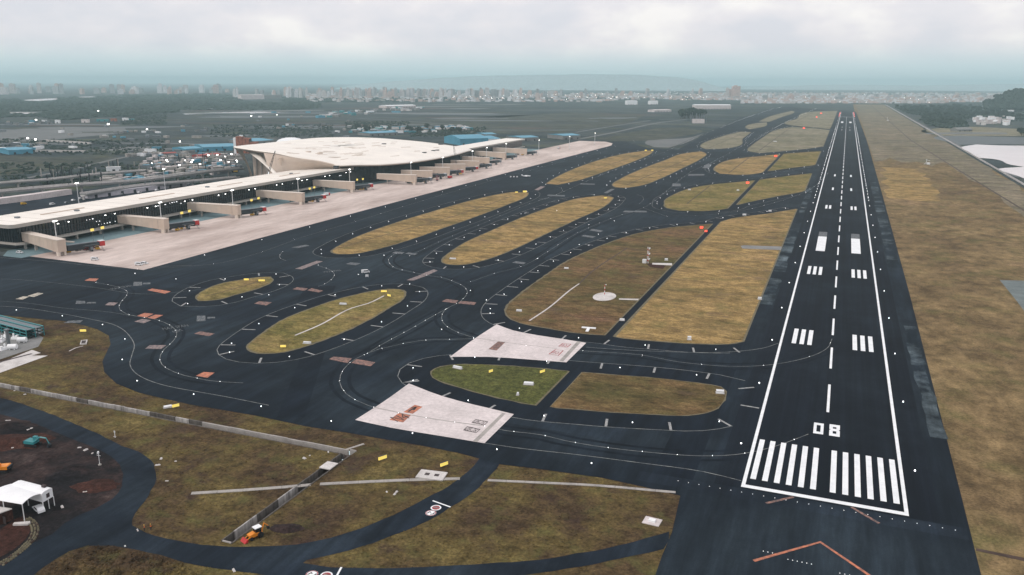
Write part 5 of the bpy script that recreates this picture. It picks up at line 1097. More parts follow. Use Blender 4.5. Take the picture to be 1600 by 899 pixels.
for a, b in zip(P, P[1:]):
    d = (b-a).normalized(); n_ = Vector((-d.y, d.x))*9; b2 = b-d*.12; part('wall_panel', MB().prism([tuple(a), tuple(b2), tuple(b2+n_), tuple(a+n_)], 0, 5.6), M['pad'], wl_)
shed('service_hall', 'long lilac grey roofed hall between the flyover and the pier roof', 'hall', (140, 311), (292, 290.5), 12, 4.6, 'lilac', 'lilac', .6)
shed('advert_box', 'white rectangular box standing alone beyond the flyovers', 'box', (167, 269.5), (189, 268.5), 5, 6.5, 'white_sheet', 'white_sheet', .2)
shed('blue_shed', 'long bright blue roofed shed past the swept roof', 'shed', (719, 227.5), (763, 226), 75, 12, 'blue_roof', 'blue_roof', 5)
shed('blue_shed', 'blue shed with a white front, just right of the long blue one', 'shed', (764, 225), (782, 224), 60, 9, 'white_sheet', 'blue_roof', 4)
shed('blue_shed', 'blue shed behind the far tip of the narrow pier', 'shed', (815, 221), (842, 220), 60, 7, 'concrete_grey', 'blue_roof', 2)
shed('blue_shed', 'blue shed standing alone beside the far apron end', 'shed', (880, 218.5), (907, 217.5), 60, 8, 'concrete_grey', 'blue_roof', 2)
shed('blue_shed', 'blue shed high behind the long blue one', 'shed', (758, 217), (776, 216.5), 50, 9, 'concrete_grey', 'blue_roof', 2)
shed('blue_shed', 'long blue shed at the left edge of the plain', 'shed', (14, 242), (52, 240), 60, 7, 'blue_roof', 'blue_roof', 2)
shed('blue_shed', 'broad blue roofs behind the construction yard', 'shed', (318, 237), (372, 235), 75, 7, 'blue_roof', 'blue_roof', 2)
shed('blue_shed', 'blue roofs left of the broad ones behind the yard', 'shed', (290, 239), (316, 237.5), 50, 6, 'blue_roof', 'blue_roof', 2)
shed('blue_shed', 'low turquoise shed beyond the swept roof, left of the domes', 'shed', (398, 226), (428, 224), 80, 6, 'concrete_grey', 'blue_roof', 2)
shed('blue_shed', 'pale blue long roof beyond the middle of the swept roof', 'shed', (578, 213), (622, 211), 50, 6, 'concrete_grey', 'blue_roof', 2)
shed('red_shed', 'long red roofed shed in the construction yard', 'shed', (312, 248), (346, 245), 18, 4.5, 'red_roof', 'red_roof', 1.2)
shed('red_shed', 'short red shed left of the long red one', 'shed', (258, 244), (276, 243), 14, 4, 'pink_paint', 'red_roof', 1.2)
shed('long_wall', 'long pale roadside wall on the dark plain', 'wall', (55, 237.5), (131, 238.5), 5, 3, 'concrete_pale', 'concrete_pale', .2)
shed('long_wall', 'long pale wall further back on the dark plain', 'wall', (68, 221), (139, 225.5), 5, 3, 'concrete_pale', 'concrete_pale', .2)
# brick-red ribbed tower blocks behind the prow
b0 = at(384, 240); dist = (b0-CAM).xy.length; t = thing('brick_block', 'brick red ribbed block rising behind the prow of the swept roof', 'building', (b0.x, b0.y, 0), -YAW)
for k in range(6):
    hgt = 24+rnd.uniform(-2, 3) if k < 4 else 18; part('rib', MB().box(-15+k*5.6, -10.2+k*5.6, 0, 14, 0, hgt), M['brick'], t)
    part('gap', MB().box(-10.2+k*5.6, -9.4+k*5.6, 2, 12, 0, hgt-1), M['dark_metal'], t) if k < 5 else None
part('cap', MB().box(-19, -15.1, 0, 10, 0, 25), M['white_sheet'], t)
# two white domes behind the swept roof
for px, r, lab in ((455, 30, 'low white dome beyond the left part of the swept roof'), (513, 34, 'low white dome beyond the middle of the swept roof')):
    c = at(px, 226); b = MB(); nr = 5; ns = 18; rings = [[(r*math.cos(a*math.pi/2/nr)*math.cos(2*math.pi*s/ns), r*.8*math.cos(a*math.pi/2/nr)*math.sin(2*math.pi*s/ns), 11*math.sin(a*math.pi/2/nr)+2) for s in range(ns)] for a in range(nr)]
    t = thing('dome_hall', lab, 'dome', (c.x, c.y, 0)); b.v = [p for q in rings for p in q]+[(0, 0, 13)]
    for a in range(nr-1):
        for s in range(ns): b.f.append((a*ns+s, a*ns+(s+1) % ns, (a+1)*ns+(s+1) % ns, (a+1)*ns+s)); b.m.append(0)
    for s in range(ns): b.f.append(((nr-1)*ns+s, (nr-1)*ns+(s+1) % ns, nr*ns)); b.m.append(0)
    part('dome_roof', b, M['white_sheet'], t, None, True); part('base_ring', MB().prism([(r*.98*math.cos(2*math.pi*s/ns), r*.78*math.sin(2*math.pi*s/ns)) for s in range(ns)], 0, 2), M['fascia'], t)
# construction yard clutter
def block(name, lab, cat, p, rz, sx, sy, sz, mat, roof=None, group=None):
    mb = MB().box(-sx/2, sx/2, -sy/2, sy/2, 0, sz)
    t = thing(name, lab, cat, (p[0], p[1], 0), rz, group); part('wall', mb, mat, t); part('roof', MB().box(-sx/2-.3, sx/2+.3, -sy/2-.3, sy/2+.3, sz+.01, sz+.5), roof or mat, t); return t
yard_kinds = [('site_cabin', 'white site cabin in the lit yard left of the swept roof', 'cabin', 'white site cabins in the lit yard', 8, 3, 3, 'pad'), ('site_container', 'grey container in the lit yard left of the swept roof', 'container', 'grey containers in the lit yard', 12, 2.6, 2.7, 'grey_metal'), ('tin_shed', 'low pinkish shed in the lit yard left of the swept roof', 'shed', 'pinkish sheds in the lit yard', 11, 7, 3.6, 'concrete'), ('blue_cabin', 'blue cabin in the lit yard left of the swept roof', 'cabin', 'blue cabins in the lit yard', 9, 4, 3, 'blue_roof')]
for k in range(230):
    px = rnd.uniform(225, 376); py = rnd.uniform(241, 266) if k < 140 else rnd.uniform(262, 291)
    if k >= 140: px = rnd.uniform(150, 372); py = 300-(px-60)*.09+rnd.uniform(-13, -2)
    q = at(px, py); kd = yard_kinds[(0, 1, 1, 2, 2, 3, 1, 0)[k % 8]]
    if q.x > -590: continue
    block(kd[0], kd[1] if k < 140 else kd[1].replace('in the lit yard left of the swept roof', 'between the raised flyovers'), kd[2], q, rnd.uniform(0, 3), kd[4]*rnd.uniform(.8, 1.3), kd[5]*rnd.uniform(.8, 1.5), kd[6]*rnd.uniform(.8, 1.2), M[kd[7]], None, kd[3])
def flood_tower(px, py, h, lab, group=None, s=1.0):
    q = at(px, py); t = thing('flood_tower', lab, 'flood light', (q.x, q.y, 0), -YAW, group)
    part('pole', MB().cyl(0, 0, 0, h, .25, 6), M['grey_metal'], t); part('flood_head', MB().box(-1.0*s, 1.0*s, -.3, .3, h, h+1.1*s), M['lamp'], t)
for px, py, h, s, lab in ((57, 193, 8, 2.2, 'lit flood light by the white sheds on the left plain'), (172, 219, 30, 2, 'tall lit flood mast on the left plain'), (154, 178, 9, 2.2, 'lone lit flood light in the dark mangrove'), (44, 222, 6, 2, 'lit flood light left of the other at the plain wall'), (56, 224, 6, 1.8, 'lit flood light right of the other at the plain wall'), (230, 207, 6, 1.6, 'lit flood light on the middle of the dark plain'), (393, 186, 8, 1.8, 'lit flood light in the hazy fields beyond the swept roof'), (433, 183, 6, 1.3, 'smaller lit flood light right of the hazy field one'), (282, 229, 8, 1.3, 'lit flood light behind the construction yard')): flood_tower(px, py, h, lab, None, s)
for px, py in ((261, 256), (263, 262), (290, 259), (300, 263), (302, 257), (326, 251), (340, 249), (352, 250), (358, 262), (371, 262), (376, 292), (370, 258), (238, 264), (345, 256), (362, 247), (281, 266), (313, 262)): flood_tower(px, py, rnd.uniform(4, 8), 'lit flood light among the cabins of the construction yard', 'construction yard flood lights', rnd.uniform(.6, 1.3))
for k in range(16):
    px = 85+k*15+rnd.uniform(-5, 5); py = 331-(px-85)*.135-10-rnd.uniform(0, 7); q = at(px, py)
    if q.x > -572: q.x = -580-rnd.uniform(0, 20)
    car('landside_car', 'parked car on the dark road behind the pier roof', (q.x, q.y, .05), R_(90)+rnd.uniform(-.3, .3), [M['white_metal'], M['grey_metal'], M['white_sheet']][k % 3], 'cars parked behind the pier', k % 3 == 0)
q = at(37, 320); t = car('site_van', 'yellow lit van on the dark road behind the near pier roof', (q.x, q.y, .05), 1.2, M['yellow'], None, True)
sheet('landside_road', [Vector(p) for p in ((-568, 100), (-568, 600), (-620, 600), (-760, 420), (-760, 100))], .05, M['road'])
# buildings on the left plain
for a in [('pale_block', 'single pale pink cube-shaped block on the left plain', 'building', (127, 192), (138, 192), 12, 9, 'pad', 'pad', .3), ('white_block', 'small white tower left of the pink cube', 'building', (86, 193), (93, 193), 8, 9, 'white_sheet', 'white_sheet', .3), ('grey_block', 'short grey block left of the small white tower', 'building', (74, 194), (80, 194), 8, 5, 'concrete_grey', 'concrete_grey', .3), ('green_block', 'wide low teal block beside the tall flood mast', 'building', (151, 190), (168, 190), 14, 7, 'teal', 'concrete_grey', .3), ('brick_hall', 'small reddish block right of the tall flood mast', 'building', (173, 190), (181, 190), 12, 8, 'brick', 'brick', .4), ('white_block', 'white block at the right of the left plain group', 'building', (191, 189), (199, 189), 12, 8, 'white_sheet', 'white_sheet', .4), ('teal_block', 'low teal block right of the white block', 'building', (200, 188), (208, 188), 12, 5, 'teal', 'concrete_grey', .4)]: shed(*a)
for k in range(120):
    px, py = rnd.choice([(rnd.uniform(250, 560), rnd.uniform(196, 222)), (rnd.uniform(0, 330), rnd.uniform(196, 240)), (rnd.uniform(380, 560), rnd.uniform(176, 200)), (rnd.uniform(0, 75), rnd.uniform(189, 196)), (rnd.uniform(0, 70), rnd.uniform(226, 236)), (rnd.uniform(150, 262), rnd.uniform(206, 216)), (rnd.uniform(200, 300), rnd.uniform(236, 246))])
    q = at(px, py); block('plain_shed', 'tiny pale shed scattered over the dark plain left of the swept roof', 'shed', q, rnd.uniform(0, 3), rnd.uniform(8, 20), 6, rnd.uniform(2.5, 5), M[rnd.choice(['white_sheet', 'concrete', 'concrete_grey', 'blue_roof', 'grey_metal'])], None, 'sheds on the left plain')
# huts in the hazy settlement beyond the swept roof
for k in range(110):
    if k < 70: px = rnd.uniform(545, 735); py = 211.5-(px-545)*.035-rnd.uniform(0, 13)*(1-(px-545)/330)
    else: px = rnd.uniform(500, 660); py = 182-(px-500)*.075+rnd.uniform(-4, 3)
    q = at(px, py); s = 1 if k < 70 else 1.6
    block('hazy_hut', 'small hazy hut of the settlement just beyond the swept roof' if k < 70 else 'small hazy hut of the farther settlement by the cream hall', 'hut', q, rnd.uniform(0, 3), rnd.uniform(8, 22)*s, rnd.uniform(6, 10)*s, rnd.uniform(3, 6)*s, M[rnd.choice(['white_sheet', 'concrete_grey', 'concrete_pale', 'blue_roof', 'teal'])], M[rnd.choice(['white_sheet', 'concrete_pale', 'blue_roof', 'lilac'])], 'huts beyond the swept roof')
for a in [('long_hall', 'long pale hall right of the hazy power plant', 'hall', (1086, 171), (1142, 171), 40, 18, 'pad', 'white_sheet', 3), ('far_hall', 'pair of white halls, left one, beyond the fields', 'hall', (980, 164), (996, 164), 40, 20, 'white_sheet', 'white_sheet', 2), ('far_hall', 'pair of white halls, right one, beyond the fields', 'hall', (1016, 163.5), (1028, 163.5), 40, 18, 'white_sheet', 'white_sheet', 2), ('pink_hall', 'wide pink block on the hazy plain behind the crane boom', 'building', (377, 156), (413, 155.5), 40, 30, 'pad', 'pad', 2), ('pale_hall', 'pale low hall on the hazy fields', 'hall', (1022, 175.5), (1049, 175), 40, 8, 'pad', 'pad', 2), ('cream_hall', 'cream low hall in the hazy settlement', 'hall', (604, 169), (650, 168), 60, 9, 'pad', 'white_sheet', 3), ('grey_block', 'grey block right of the wide pink one', 'building', (414, 155), (440, 154), 40, 24, 'concrete_grey', 'concrete_grey', 2)]: shed(*a)
p = at(1091, 193); t = thing('power_station', 'hazy power station with a cluster of thin chimneys', 'power station', (p.x, p.y, 0), -YAW); part('hall', MB().box(-16, 18, 0, 20, 0, 12), M['pad'], t)
for k in range(9): part('chimney', MB().cyl(-22+k*5.4, 6+(k % 3)*5, 0, rnd.uniform(16, 32), 1.0, 8), M['grey_metal'], t)
for k in range(3): part('lattice_mast', MB().cyl(-30+k*30, 25, 0, 30, .5, 5), M['grey_metal'], t)

for k in range(70):
    px = rnd.uniform(60, 372); py = rnd.uniform(max(246, 283-(px-60)*.08-18), 294-(px-60)*.085); q = at(px, py)
    if q.x > -600: continue
    mb = MB().box(-.5, .5, -.5, .5, 0, rnd.uniform(5, 12)); solo('bare_column', mb, M['dark_metal'] if k % 3 else M['concrete'], 'bare upright column of the unfinished structures beside the flyovers', 'column', (q.x, q.y, 0), rnd.uniform(0, 1), 'bare columns by the flyovers')
for k in range(90):
    px = rnd.uniform(-20, 1050); py = rnd.uniform(164, 236) if px < 380 else rnd.uniform(163, 204)
    q = at(px, py); d_ = (q-CAM).xy.length; a_ = rnd.uniform(.02, .1)*d_; b_ = rnd.uniform(.012, .035)*d_
    if q.x > -560: continue
    ln_ = [Vector((q.x+math.cos(t_*.52)*a_*rnd.uniform(.6, 1.2)*math.cos(YAW)-math.sin(t_*.52)*b_*rnd.uniform(.5, 1.2)*math.sin(-YAW)*-1, q.y-math.cos(t_*.52)*a_*rnd.uniform(.6, 1.2)*math.sin(YAW)+math.sin(t_*.52)*b_*rnd.uniform(.5, 1.2)*math.cos(YAW))) for t_ in range(12)]
    if max(v.x for v in ln_) > -540: continue
    sheet('field', ln_, .02+.0008*k, M[('marsh', 'dark_water', 'scrub', 'mud', 'marsh', 'dark_water', 'soil')[k % 7]])
# ================================================================== WATER, FIELDS, HILLS
def area(name, pts, z, mat, smooth=True): return sheet(name, spline(g2(pts), True, 20) if smooth else g2(pts), z, M[mat])
area('lagoon', [(1503, 230), (1525, 226), (1560, 227.5), (1620, 228), (1700, 235), (1760, 300), (1660, 320), (1600, 279), (1560, 263), (1580, 259.5), (1545, 249), (1530, 248), (1515, 238)], .12, 'water')
area('mud_spit', [(1530, 247), (1550, 248.5), (1580, 258), (1600, 261), (1560, 264), (1600, 281), (1640, 310), (1590, 288), (1550, 262)], .16, 'scrub')
area('wetland', [(1462, 214), (1500, 212), (1560, 214), (1700, 215), (1700, 226), (1600, 226), (1550, 225.5), (1500, 226.5)], .06, 'dark_water')
area('bund_road', [(1445, 208), (1500, 207), (1572, 207.5), (1575, 210), (1500, 210), (1450, 210)], .1, 'mud')
area('far_meadow', [(1440, 204), (1500, 198), (1560, 200), (1660, 205), (1660, 213), (1570, 213), (1460, 212)], .05, 'grass_far')
for pts, m_ in (([(-60, 206), (0, 204), (60, 199), (130, 198.5), (196, 200), (188, 208), (120, 215), (60, 221), (-60, 222)], 'mud'), ([(-60, 244), (0, 243), (100, 247), (165, 244), (190, 247), (120, 262), (60, 270), (-60, 280)], 'marsh'), ([(8, 177), (30, 175.5), (66, 177), (45, 178.8), (20, 178)], 'water'), ([(38, 157), (60, 155), (89, 153.8), (86, 156), (60, 158)], 'water'), ([(284, 177.5), (380, 175), (480, 173.5), (483, 174.5), (380, 177), (290, 179)], 'water'), ([(125, 151.5), (146, 151), (145, 152), (128, 152.4)], 'water'), ([(244, 155), (252, 154), (259, 158), (256, 158.4)], 'water'), ([(260, 200), (330, 194), (410, 192), (470, 196), (420, 208), (330, 216), (250, 218)], 'scrub'), ([(620, 196), (700, 186), (900, 176), (1010, 180), (960, 196), (860, 206), (740, 208), (680, 204)], 'marsh'), ([(930, 218), (990, 206), (1045, 199), (1095, 204), (1060, 214), (1010, 220), (960, 221)], 'marsh'), ([(700, 180), (800, 168), (960, 165), (1150, 172), (1060, 184), (900, 174), (760, 186)], 'scrub'), ([(1008, 224), (1024, 218), (1060, 217), (1100, 209), (1070, 224), (1045, 231), (1022, 230)], 'mud')):
    area('field', pts, .03+.004*rnd.randrange(8), m_)
for c, wd in (([(-60, 300), (0, 287), (60, 275), (120, 263), (200, 245), (262, 236)], 9), ([(900, 218.5), (960, 207), (1030, 192), (1080, 186)], 11), ([(900, 207), (960, 197), (1016, 188.5)], 9), ([(560, 185), (640, 190), (720, 196)], 9), ([(-60, 226), (0, 224), (60, 220.5)], 6), ([(1030, 187), (1100, 186.5), (1150, 187)], 14), ([(-60, 300), (60, 293), (150, 281), (240, 265)], 8)):
    k = MB(); strip(k, spline(g2(c), False, 30), wd, .09); structure('road', k, M['mud'])
# perimeter wall beside the verge
wl_ = thing('perimeter_wall', 'long pale perimeter wall running to the horizon beside the dry verge', 'wall', (197.5, 300, 0)); y = 0; k = 0
while y < 4600 and k < 290:
    stp = 8 if y < 900 else 26; part('wall_panel', MB().box(-.25, .25, y, y+stp-.25, 0, 2.3), M['concrete_pale'], wl_); y += stp; k += 1
structure('wall_track', rects([(200, 208, 250, 4900)], .08), M['mud'])
# hills in the haze
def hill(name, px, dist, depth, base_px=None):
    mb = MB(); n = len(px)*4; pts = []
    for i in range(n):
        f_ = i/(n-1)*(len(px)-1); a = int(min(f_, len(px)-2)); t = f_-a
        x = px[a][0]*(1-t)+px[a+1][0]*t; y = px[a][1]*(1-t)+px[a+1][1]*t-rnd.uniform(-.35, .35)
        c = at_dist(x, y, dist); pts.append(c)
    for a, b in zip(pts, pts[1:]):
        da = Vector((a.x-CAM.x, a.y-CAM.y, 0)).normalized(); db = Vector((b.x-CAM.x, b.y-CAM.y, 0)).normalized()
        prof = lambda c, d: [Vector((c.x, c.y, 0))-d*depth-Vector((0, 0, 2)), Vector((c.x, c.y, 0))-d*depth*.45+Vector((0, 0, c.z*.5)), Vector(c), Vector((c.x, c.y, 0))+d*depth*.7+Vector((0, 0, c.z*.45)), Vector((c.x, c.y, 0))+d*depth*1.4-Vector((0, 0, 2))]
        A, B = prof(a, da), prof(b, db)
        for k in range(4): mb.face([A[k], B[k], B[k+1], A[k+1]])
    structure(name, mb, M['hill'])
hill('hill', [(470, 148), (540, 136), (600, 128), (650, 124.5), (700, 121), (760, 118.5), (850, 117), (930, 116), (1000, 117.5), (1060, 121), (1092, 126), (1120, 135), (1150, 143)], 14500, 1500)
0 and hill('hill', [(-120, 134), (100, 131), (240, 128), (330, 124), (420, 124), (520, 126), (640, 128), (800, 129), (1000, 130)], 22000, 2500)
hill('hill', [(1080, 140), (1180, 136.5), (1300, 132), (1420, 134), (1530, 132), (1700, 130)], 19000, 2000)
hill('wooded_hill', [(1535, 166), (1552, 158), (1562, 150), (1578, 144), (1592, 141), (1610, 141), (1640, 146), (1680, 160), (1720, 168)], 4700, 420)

# ================================================================== TREES
def crown_mesh(seed, r, h, n=150):
    R = random.Random(seed); mb = MB(); lobes = [(Vector((R.uniform(-.5, .5)*r, R.uniform(-.5, .5)*r, h*R.uniform(.45, .8))), r*R.uniform(.4, .65)) for _ in range(6)]
    for k in range(n):
        c, lr = lobes[k % 6]; d = Vector((R.gauss(0, 1), R.gauss(0, 1), R.gauss(0, .8))).normalized(); p = c+d*lr*R.uniform(.7, 1.05)
        u = d.cross(Vector((R.uniform(-1, 1), R.uniform(-1, 1), 1))).normalized(); v = d.cross(u); s = r*R.uniform(.14, .26)
        mb.hull8([p+u*s, p+v*s*.9, p-u*s, p-v*s], [p+u*s*.3+d*s*.6, p+v*s*.3+d*s*.6, p-u*s*.3+d*s*.6, p-v*s*.3+d*s*.6])
    return mb
def trunk_mesh(h, r):
    mb = MB().bar((0, 0, 0), (.1*r, 0, h*.55), r*.09, 6, 0, r*.05)
    for a in (0, 2.1, 4.2): mb.bar((.05*r, 0, h*.4), (math.cos(a)*r*.5, math.sin(a)*r*.5, h*.68), r*.04, 5, 0, r*.02)
    return mb
PT = []
for k in range(5):
    t = thing('tree', 'x', 'tree', (0, 0, 0)); part('trunk', trunk_mesh(11, 6), M['trunk'], t); part('crown', crown_mesh(k, 6, 12), M['foliage'], t); PT.append(t)
nt_ = 0
def plant_tree(px, py, label, group, s=1.0):
    global nt_
    q = at(px, py); src = PT[nt_ % 5]
    if nt_ < 5: o = src; o.location = (q.x, q.y, 0); o.rotation_euler = (0, 0, rnd.uniform(0, 6))
    else: o = copy_tree(src, (q.x, q.y, 0), rnd.uniform(0, 6))
    for c in o.children if nt_ < 5 else (): pass
    o['label'] = label; o['group'] = group; f_ = s*rnd.uniform(.8, 1.25); o.scale = (f_*rnd.uniform(1, 1.3), f_*rnd.uniform(1, 1.3), f_); nt_ += 1
def inside(x, y, pl):
    r = False
    for i in range(len(pl)):
        (x1, y1), (x2, y2) = pl[i-1], pl[i]
        if (y1 > y) != (y2 > y) and x < (x2-x1)*(y-y1)/(y2-y1)+x1: r = not r
    return r
WOOD = [(1398, 169), (1440, 168), (1500, 165), (1540, 171), (1600, 182), (1600, 187), (1560, 187), (1520, 184), (1500, 188), (1512, 199), (1480, 201), (1455, 197), (1440, 188), (1448, 182), (1420, 178)]
k = 0
for _ in range(4000):
    px, py = rnd.uniform(1395, 1602), rnd.uniform(163, 202)
    if inside(px, py, WOOD): plant_tree(px, py, 'dark tree of the wood beyond the perimeter wall, ' + ('far left end' if px < 1455 else 'middle part' if px < 1520 else 'right end under the hill'), 'trees of the wood beyond the perimeter wall', 1.25 if py < 184 else 1.0); k += 1
    if k > 235: break
for px, py in [(1596, 212), (1600, 213), (1594, 210), (1604, 211)]: plant_tree(px, py, 'dark tree at the right edge behind the pale lagoon', 'trees at the right edge by the lagoon', 1.2)
for px in range(1064, 1100, 3): plant_tree(px, 184+abs(px-1082)*.12, 'dark tree of the hazy clump by the power station', 'trees behind the power station', 2.2)
for px in (640, 655, 668, 690, 705, 716, 560, 574): plant_tree(px, 204+rnd.uniform(-3, 5), 'dark tree among the huts beyond the swept roof', 'trees among the hazy huts', 1.2)
# leaf masses that read as one wood: mangrove on the left, cover of the right-hand hill, foreground scrub
def mass(name, pts, hmin, hmax, mat, spread, n=0):
    mb = MB()
    for p in pts:
        r = rnd.uniform(*spread); h = rnd.uniform(hmin, hmax); z0 = p[2] if len(p) > 2 else 0; m_ = 5
        a0 = rnd.uniform(0, 6); i0 = len(mb.v)
        for j, (q, zz_) in enumerate(((1, -.2), (.9, .55), (.45, .95))):
            for k_ in range(m_): a = a0+k_*2*math.pi/m_+j*.5; rr = r*q*rnd.uniform(.75, 1.2); mb.v.append((p[0]+rr*math.cos(a), p[1]+rr*math.sin(a), z0+h*zz_*rnd.uniform(.85, 1.15)))
        for j in range(2):
            for k_ in range(m_): mb.f.append((i0+j*m_+k_, i0+j*m_+(k_+1) % m_, i0+(j+1)*m_+(k_+1) % m_, i0+(j+1)*m_+k_)); mb.m.append(0)
        mb.f.append(tuple(i0+2*m_+k_ for k_ in range(m_))); mb.m.append(0)
    return structure(name, mb, M[mat], 'stuff')
MANG = [(-40, 158), (60, 154), (200, 149), (330, 147), (420, 153), (480, 154), (560, 154), (640, 152), (720, 152), (640, 160), (560, 165), (500, 170), (420, 173), (300, 174), (210, 181), (100, 188), (60, 182), (-40, 186)]
HOLES = [(36, 150, 92, 160), (6, 174, 70, 180), (280, 172, 486, 180), (120, 150, 150, 153.5), (500, 160, 660, 190), (376, 144, 442, 160)]
mp_ = []
for _ in range(9000):
    px, py = rnd.uniform(-40, 720), 147+rnd.random()**1.3*42
    if inside(px, py, MANG) and not any(a < px < c and b < py < d for a, b, c, d in HOLES): q = at(px, py); mp_.append((q.x, q.y))
mass('mangrove_forest', mp_, 4, 9, 'foliage', (9, 22))
bush = []
for _ in range(4200):
    px, py = rnd.choice([(rnd.uniform(190, 260), rnd.uniform(178, 195)), (rnd.uniform(540, 640), rnd.uniform(190, 202)), (rnd.uniform(0, 260), rnd.uniform(218, 242)), (rnd.uniform(330, 520), rnd.uniform(196, 215)), (rnd.uniform(640, 760), rnd.uniform(199, 214)), (rnd.uniform(0, 330), rnd.uniform(255, 290)), (rnd.uniform(1500, 1600), rnd.uniform(172, 190)), (rnd.uniform(1320, 1560), rnd.uniform(160, 166))])
    q = at(px, py)
    if q.x < -640 or q.x > 230: bush.append((q.x, q.y))
mass('scrub_bushes', bush, .8, 3.2, 'foliage', (1.2, 4.5))
und = []
for _ in range(5000):
    px, py = rnd.uniform(1395, 1602), rnd.uniform(163, 202)
    if inside(px, py, WOOD): q = at(px, py); und.append((q.x, q.y))
mass('wood_undergrowth', und, 4, 10, 'foliage', (5, 12))
hp = []
for _ in range(1500):
    px = rnd.uniform(1540, 1640); top = min((abs(px-a), b) for a, b in ((1552, 158), (1562, 150), (1578, 144), (1592, 141), (1610, 141), (1640, 146)))[1]
    py = rnd.uniform(top, 170); f_ = (170-py)/(170-top); d_ = 4700-420*(1-f_)**1.2
    c = at_dist(px, py, d_); hp.append((c.x, c.y, max(0, c.z-3)))
mass('hill_forest', hp, 8, 15, 'foliage', (8, 16))
fs = []
for _ in range(2600):
    px, py = rnd.uniform(40, 340), rnd.uniform(853, 902)
    if not any(inside(px, py, q_) for q_ in ([(112, 866), (142, 856), (180, 857), (196, 868), (186, 884), (190, 902), (60, 902), (86, 880)], [(208, 864), (250, 872), (290, 886), (310, 902), (206, 902)])): continue
    q = at(px, py); fs.append((q.x, q.y))
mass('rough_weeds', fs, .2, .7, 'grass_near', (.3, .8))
# short rough tufts on the near meadow
gt = MB()
for k in range(9000):
    for _ in range(6):
        px, py = rnd.uniform(0, 1060), rnd.uniform(600, 899); q = at(px, py)
        if -300 < q.x < -52 and q.y < 150: break
    if inside(q.x, q.y, [(v[0], v[1]) for v in MEADOW_CUT[0]]) or abs(q.x+140.9) < 2.4 and q.y < -20 or abs(q.y+24) < 2.4: continue
    if any(inside(q.x, q.y, pl) for pl in MEADOW_CUT[1:]): continue
    s = rnd.uniform(.2, .45); a = rnd.uniform(0, 3.2); dx, dy = math.cos(a)*s, math.sin(a)*s
    gt.face([(q.x-dx, q.y-dy, -.02), (q.x+dx, q.y+dy, -.02), (q.x+dx*.2-dy*.4, q.y+dy*.2+dx*.4, s*rnd.uniform(.3, .8))])
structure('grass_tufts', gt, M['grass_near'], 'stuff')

# ================================================================== CITY ON THE HORIZON
def tower_mesh(k, R):
    mb = MB(); w_, d_, h = R.uniform(14, 34), R.uniform(14, 26), 1.0
    mb.box(-w_/2, w_/2, -d_/2, d_/2, 0, .94); mb.box(-w_*.3, w_*.1, -d_*.3, d_*.2, .94, 1.0)
    for j in range(5): z = .1+j*.17; mb.box(-w_/2-.6, w_/2+.6, -d_/2-.6, d_/2+.6, z, z+.03)
    if k % 2: mb.box(-w_/2-9, -w_/2-.01, -d_/2+2, d_/2-2, 0, .72)
    return mb.mesh('distant_tower', CITY[k % 6])
CM = [tower_mesh(k, random.Random(k+50)) for k in range(12)]
def skyline(px, py, h, label, group, sx=1.0):
    q = at(px, py); o = tag(link('distant_tower', CM[rnd.randrange(12)], None, (q.x, q.y, 0), -YAW+rnd.uniform(-.5, .5)), label, 'building', group); o.scale = (sx, sx, h)
    return o
for k in range(165):
    px = rnd.gauss(610, 150) if k < 130 else rnd.uniform(430, 1120); 
    if not 330 < px < 1130: px = rnd.uniform(440, 840)
    skyline(px, rnd.uniform(149.5, 154), rnd.uniform(38, 76), 'hazy pale high-rise in the skyline beyond the swept roof', 'high-rises beyond the swept roof', rnd.uniform(.55, 1.1))
for k in range(40): skyline(rnd.uniform(0, 360), rnd.uniform(144, 148) if k > 12 else rnd.uniform(144, 147), rnd.uniform(35, 95), 'faint hazy high-rise on the far left horizon', 'high-rises on the left horizon', rnd.uniform(.8, 1.8))
for px, py, h, s, lab in ((212, 147, 66, 1.9, 'wide pinkish tower block standing out on the left horizon'), (8, 148, 60, 2.2, 'broad hazy tower at the left edge of the horizon'), (1149, 155, 100, 2.0, 'tall square tower standing highest on the right skyline'), (1136, 155, 84, 1.0, 'slim tower just left of the tallest one on the right skyline')): o = skyline(px, py, h, lab, 'x', s); del o['group']
for k in range(88): skyline(rnd.uniform(1120, 1560), rnd.uniform(149, 159), rnd.uniform(14, 40), 'pale low block in the dense hazy city beyond the runway end', 'blocks beyond the runway end', rnd.uniform(.7, 1.4))
cb_ = [MB() for _ in range(3)]
for k in range(4200):
    px, py = (rnd.uniform(1100, 1600), rnd.uniform(146, 162)) if k < 2700 else (rnd.uniform(480, 1110), rnd.uniform(147, 160) if rnd.random() < .5 else rnd.uniform(147, 153))
    if px > 1480 and py > 160 or 960 < px < 1160 and py > 157: continue
    q = at(px, py); a = rnd.uniform(5, 16); b = rnd.uniform(5, 14); h = rnd.uniform(5, 16); cb_[k % 3].box(q.x-a, q.x+a, q.y-b, q.y+b, 0, h)
for j in range(3): structure('city_houses', cb_[j], CITY[(0, 5, 3)[j]], 'stuff')
lm = MB()
for k in range(150):
    px, py = (rnd.uniform(700, 1110), rnd.uniform(147, 159)) if k < 120 else ((rnd.uniform(1110, 1560), rnd.uniform(150, 163)) if k < 200 else (rnd.uniform(180, 700), rnd.uniform(145, 152)))
    q = at(px, py); z = rnd.uniform(6, 25); lm.box(q.x-1.0, q.x+1.0, q.y-1.0, q.y+1.0, z, z+1.6)
structure('city_lights', lm, M['lamp'], 'stuff')
